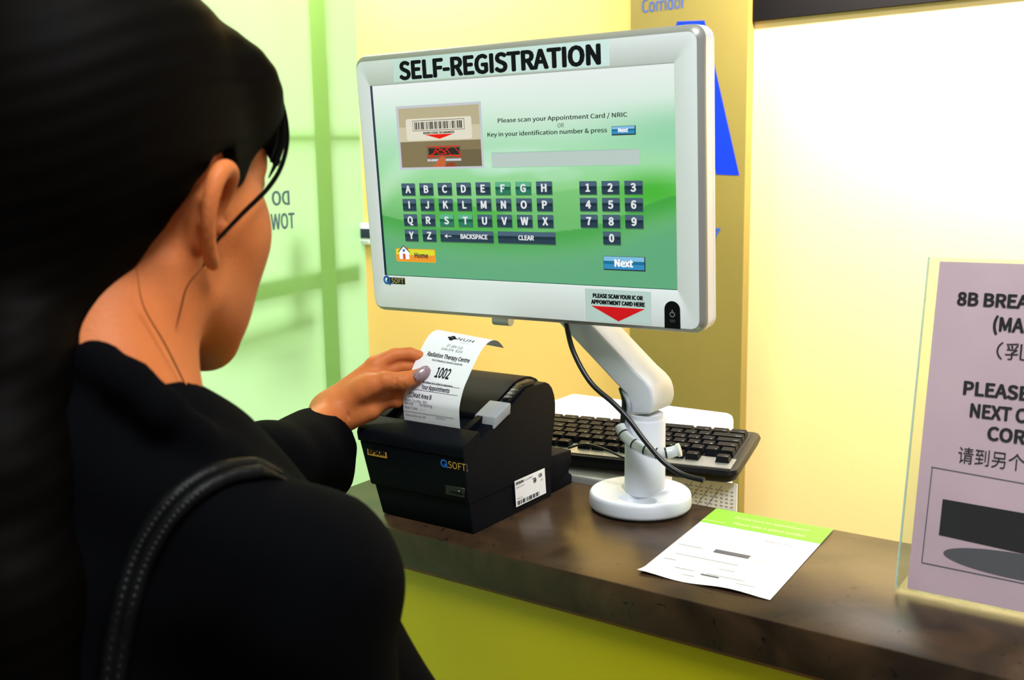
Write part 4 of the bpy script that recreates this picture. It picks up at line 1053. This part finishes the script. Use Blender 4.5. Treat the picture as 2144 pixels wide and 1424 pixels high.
V3, Q3 = nets(hair_sdf, (-.22, -.20, -.44), (.13, .11, .175), .0028)
link_mesh('hair', npmesh('hair', [(toW(V3), Q3)], [M['hair']]), per)
for pts, r0_ in (([(566, 150, .655), (592, 215, .66), (602, 285, .66), (590, 345, .65), (560, 395, .63), (505, 450, .60), (450, 510, .58), (424, 560, .58)], .0016),
                 ([(560, 160, .65), (585, 220, .655), (592, 280, .655), (582, 330, .65), (563, 372, .64)], .0022),
                 ([(550, 190, .65), (575, 245, .65), (577, 300, .65), (566, 340, .645)], .0018),
                 ([(424, 560, .58), (392, 600, .575), (378, 650, .575), (368, 690, .575)], .0004),
                 ([(285, 560, .545), (300, 640, .555), (345, 720, .56), (385, 800, .57), (410, 850, .58), (440, 900, .60)], .0004),
                 ([(520, 110, .65), (556, 150, .655), (580, 175, .66), (592, 205, .66)], .0012),
                 ):
    part('loose_strand', tube(spline([at(*p) for p in pts], 8), lambda t, r=r0_: r*(1-.75*abs(2*t-1)**2.2), 7), M['hair'], per)
# jacket
def jacket_sdf(P):
    k = .03
    n = at(222, 935, .565)
    d = cap_(P, n, at(505, 1150, .555), .042, .040)
    d = smin(d, cap_(P, at(60, 885, .57), at(225, 920, .566), .043, .043), .015)
    d = smin(d, cap_(P, at(160, 880, .58), at(-260, 1040, .66), .047, .047), k)               # far shoulder line
    d = smin(d, cap_(P, at(380, 1000, .60), at(480, 1150, .62), .05, .06), k)                 # chest side
    d = smin(d, cap_(P, at(550, 1180, .555), at(632, 1228, .560), .043, .0535), .02)          # right shoulder
    d = smin(d, cap_(P, at(645, 1215, .560), at(650, 1640, .575), .0520, .047), .012)         # upper arm
    d = smin(d, cap_(P, at(712, 1370, .63), at(882, 1640, .70), .042, .044), .012)            # right forearm, bent forward
    c0 = at(180, 1250, .62); c1 = at(200, 2300, .66)
    d = smin(d, cap_(P, c0, c1, .125, .135), .05)
    d = smin(d, cap_(P, at(-100, 1150, .66), at(-60, 1600, .7), .12, .12), .05)
    # left arm, reaching forward to the slip
    e0 = at(-330, 1060, .70); e1 = at(330, 1080, .86)
    d = smin(d, cap_(P, e0, e1, .058, .050), .03)
    return d
def sleeve_sdf(P):
    e1 = at(330, 1080, .86); q0 = at(560, 985, .98); q1 = at(668, 935, dR-.02)
    d = smin(cap_(P, e1, q0, .050, .044), cap_(P, q0, q1, .043, .044), .02)
    d = smin(d, cap_(P, at(640, 960, 1.04), at(668, 990, dR-.02), .034, .036), .02)
    ax = at(715, 920, dR-.0)-at(560, 985, .98); ax /= np.linalg.norm(ax)
    ed = at(668, 925, dR-.005)
    d = smax(d, (P-ed)@ax, .004)
    inner = cap_(P, at(660, 905, dR-.02), at(760, 880, dR+.02), .030, .038)
    return smax(d, -inner, .003)
def wrinkle(P):
    return .0008*np.sin(P[..., 0]*70+P[..., 2]*40+np.sin(P[..., 1]*50)*1.5)+.0010*np.sin(P[..., 2]*90+P[..., 1]*60)
def full_jacket(P):
    d = smin(jacket_sdf(P), sleeve_sdf(P), .012)+wrinkle(P)
    # collar standing round the neck and rolling to the front
    col = [(at(70, 735, .575), .011), (at(140, 745, .552), .0115), (at(205, 765, .538), .012), (at(270, 803, .532), .012), (at(338, 862, .533), .012), (at(405, 922, .545), .012), (at(468, 972, .565), .012), (at(540, 1022, .59), .011)]
    col = [(p, r) for p, r in col]
    d = smin(d, chain_(P, col, .006), .008)
    hole = cap_(P, toW(np.array([[-.022, 0, -.030]]))[0], nb+np.array([0, 0, -.06]), .052, .054)
    return smax(d, -hole, .004)
lo = np.array([-1.02, .02, .86]); hi = np.array([-.25, .93, 1.42])
V4, Q4 = nets(full_jacket, lo, hi, .0042)
link_mesh('jacket', npmesh('jacket', [(V4, Q4)], [M['jacket']]), per)
# lapel edge and shoulder seam
# lower half, below the frame: skirt, legs and shoes standing on the floor
hx, hy = at(180, 1900, .64)[:2]
def low(P):
    d = smax(ell_(P, (hx, hy, .92), (.17, .14, .30)), P[..., 2]-1.0, .02)
    for s_ in (-.075, .075):
        a = (hx+s_, hy, .85); k_ = (hx+s_, hy+.01, .48); an = (hx+s_, hy-.01, .09)
        d = smin(d, cap_(P, a, k_, .088, .060), .02); d = smin(d, cap_(P, k_, an, .058, .040), .02)
        d = smin(d, cap_(P, (hx+s_, hy-.02, .034), (hx+s_-.02, hy+.13, .028), .033, .027), .02)
    return d
V5, Q5 = nets(low, (hx-.24, hy-.22, -.002), (hx+.24, hy+.24, 1.03), .011)
V5[:, 2] = np.maximum(V5[:, 2], .001)
link_mesh('trousers', npmesh('trousers', [(V5, Q5)], [M['jacket']]), per)

# shoulder bag: two rolled straps and the bag under the arm
bag = thing('shoulder_bag', tuple(at(300, 1750, .50)), 'black leather bag strap over the right shoulder of the black jacket', 'bag')
S1 = [(640, 1022, .60), (590, 990, .575), (545, 975, .55), (500, 976, .53), (455, 985, .515), (400, 1012, .505), (350, 1055, .50), (310, 1110, .495), (280, 1170, .49), (255, 1250, .485), (235, 1340, .48), (220, 1450, .48), (215, 1600, .48)]
def on_jacket(p, r, lift=.0):
    """slide a point along its ray until it rests on the cloth"""
    x, y, d = p; a, b_ = .35, .75
    ds = np.linspace(.40, .75, 400); P_ = np.array([at(x, y, q) for q in ds]); v = full_jacket(P_)
    i = np.argmax(v < r*.6) if (v < r*.6).any() else None
    return P_[i] if i else at(x, y, d)
for dx, dy, rr in ((0, 0, .0044), (22, 16, .0044)):
    pts = [on_jacket((x+dx*(1 if i > 2 else .4), y+dy, d), rr) for i, (x, y, d) in enumerate(S1)]
    pts = [pts[1]+(pts[1]-CC)/np.linalg.norm(pts[1]-CC)*.010]+pts[2:]
    b = bmesh.new(); tube(spline(pts, 10), lambda t, r=rr: r*min(1, .25+t*6), 12, bm=b)
    sp_ = spline(pts, 30)
    strap = part('strap', b, M['leather'], bag)
    vw = [Vector(p)+(Vector(CC)-Vector(p)).normalized()*rr*.9 for p in sp_]
    b = bmesh.new()
    for i in range(34, len(vw)-3, 6): tube([vw[i], vw[i+2]], .0008, 5, bm=b)
    part('stitching', b, M['stitch'], strap, label='grey stitches')
q = at(230, 1600, .48)
def bag_sdf(P):
    c = q+np.array([0, 0, -.17]); a = np.abs(P-c)-np.array([.045, .12, .12]); d = P_len(np.maximum(a, 0))+np.minimum(a.max(-1), 0)-.02
    return smin(d, cap_(P, q, q+np.array([0, 0, -.06]), .008, .02), .02)
V6, Q6 = nets(bag_sdf, q+np.array([-.09, -.17, -.34]), q+np.array([.09, .17, .02]), .006)
link_mesh('bag_body', npmesh('bag_body', [(V6, Q6)], [M['leather']]), bag)
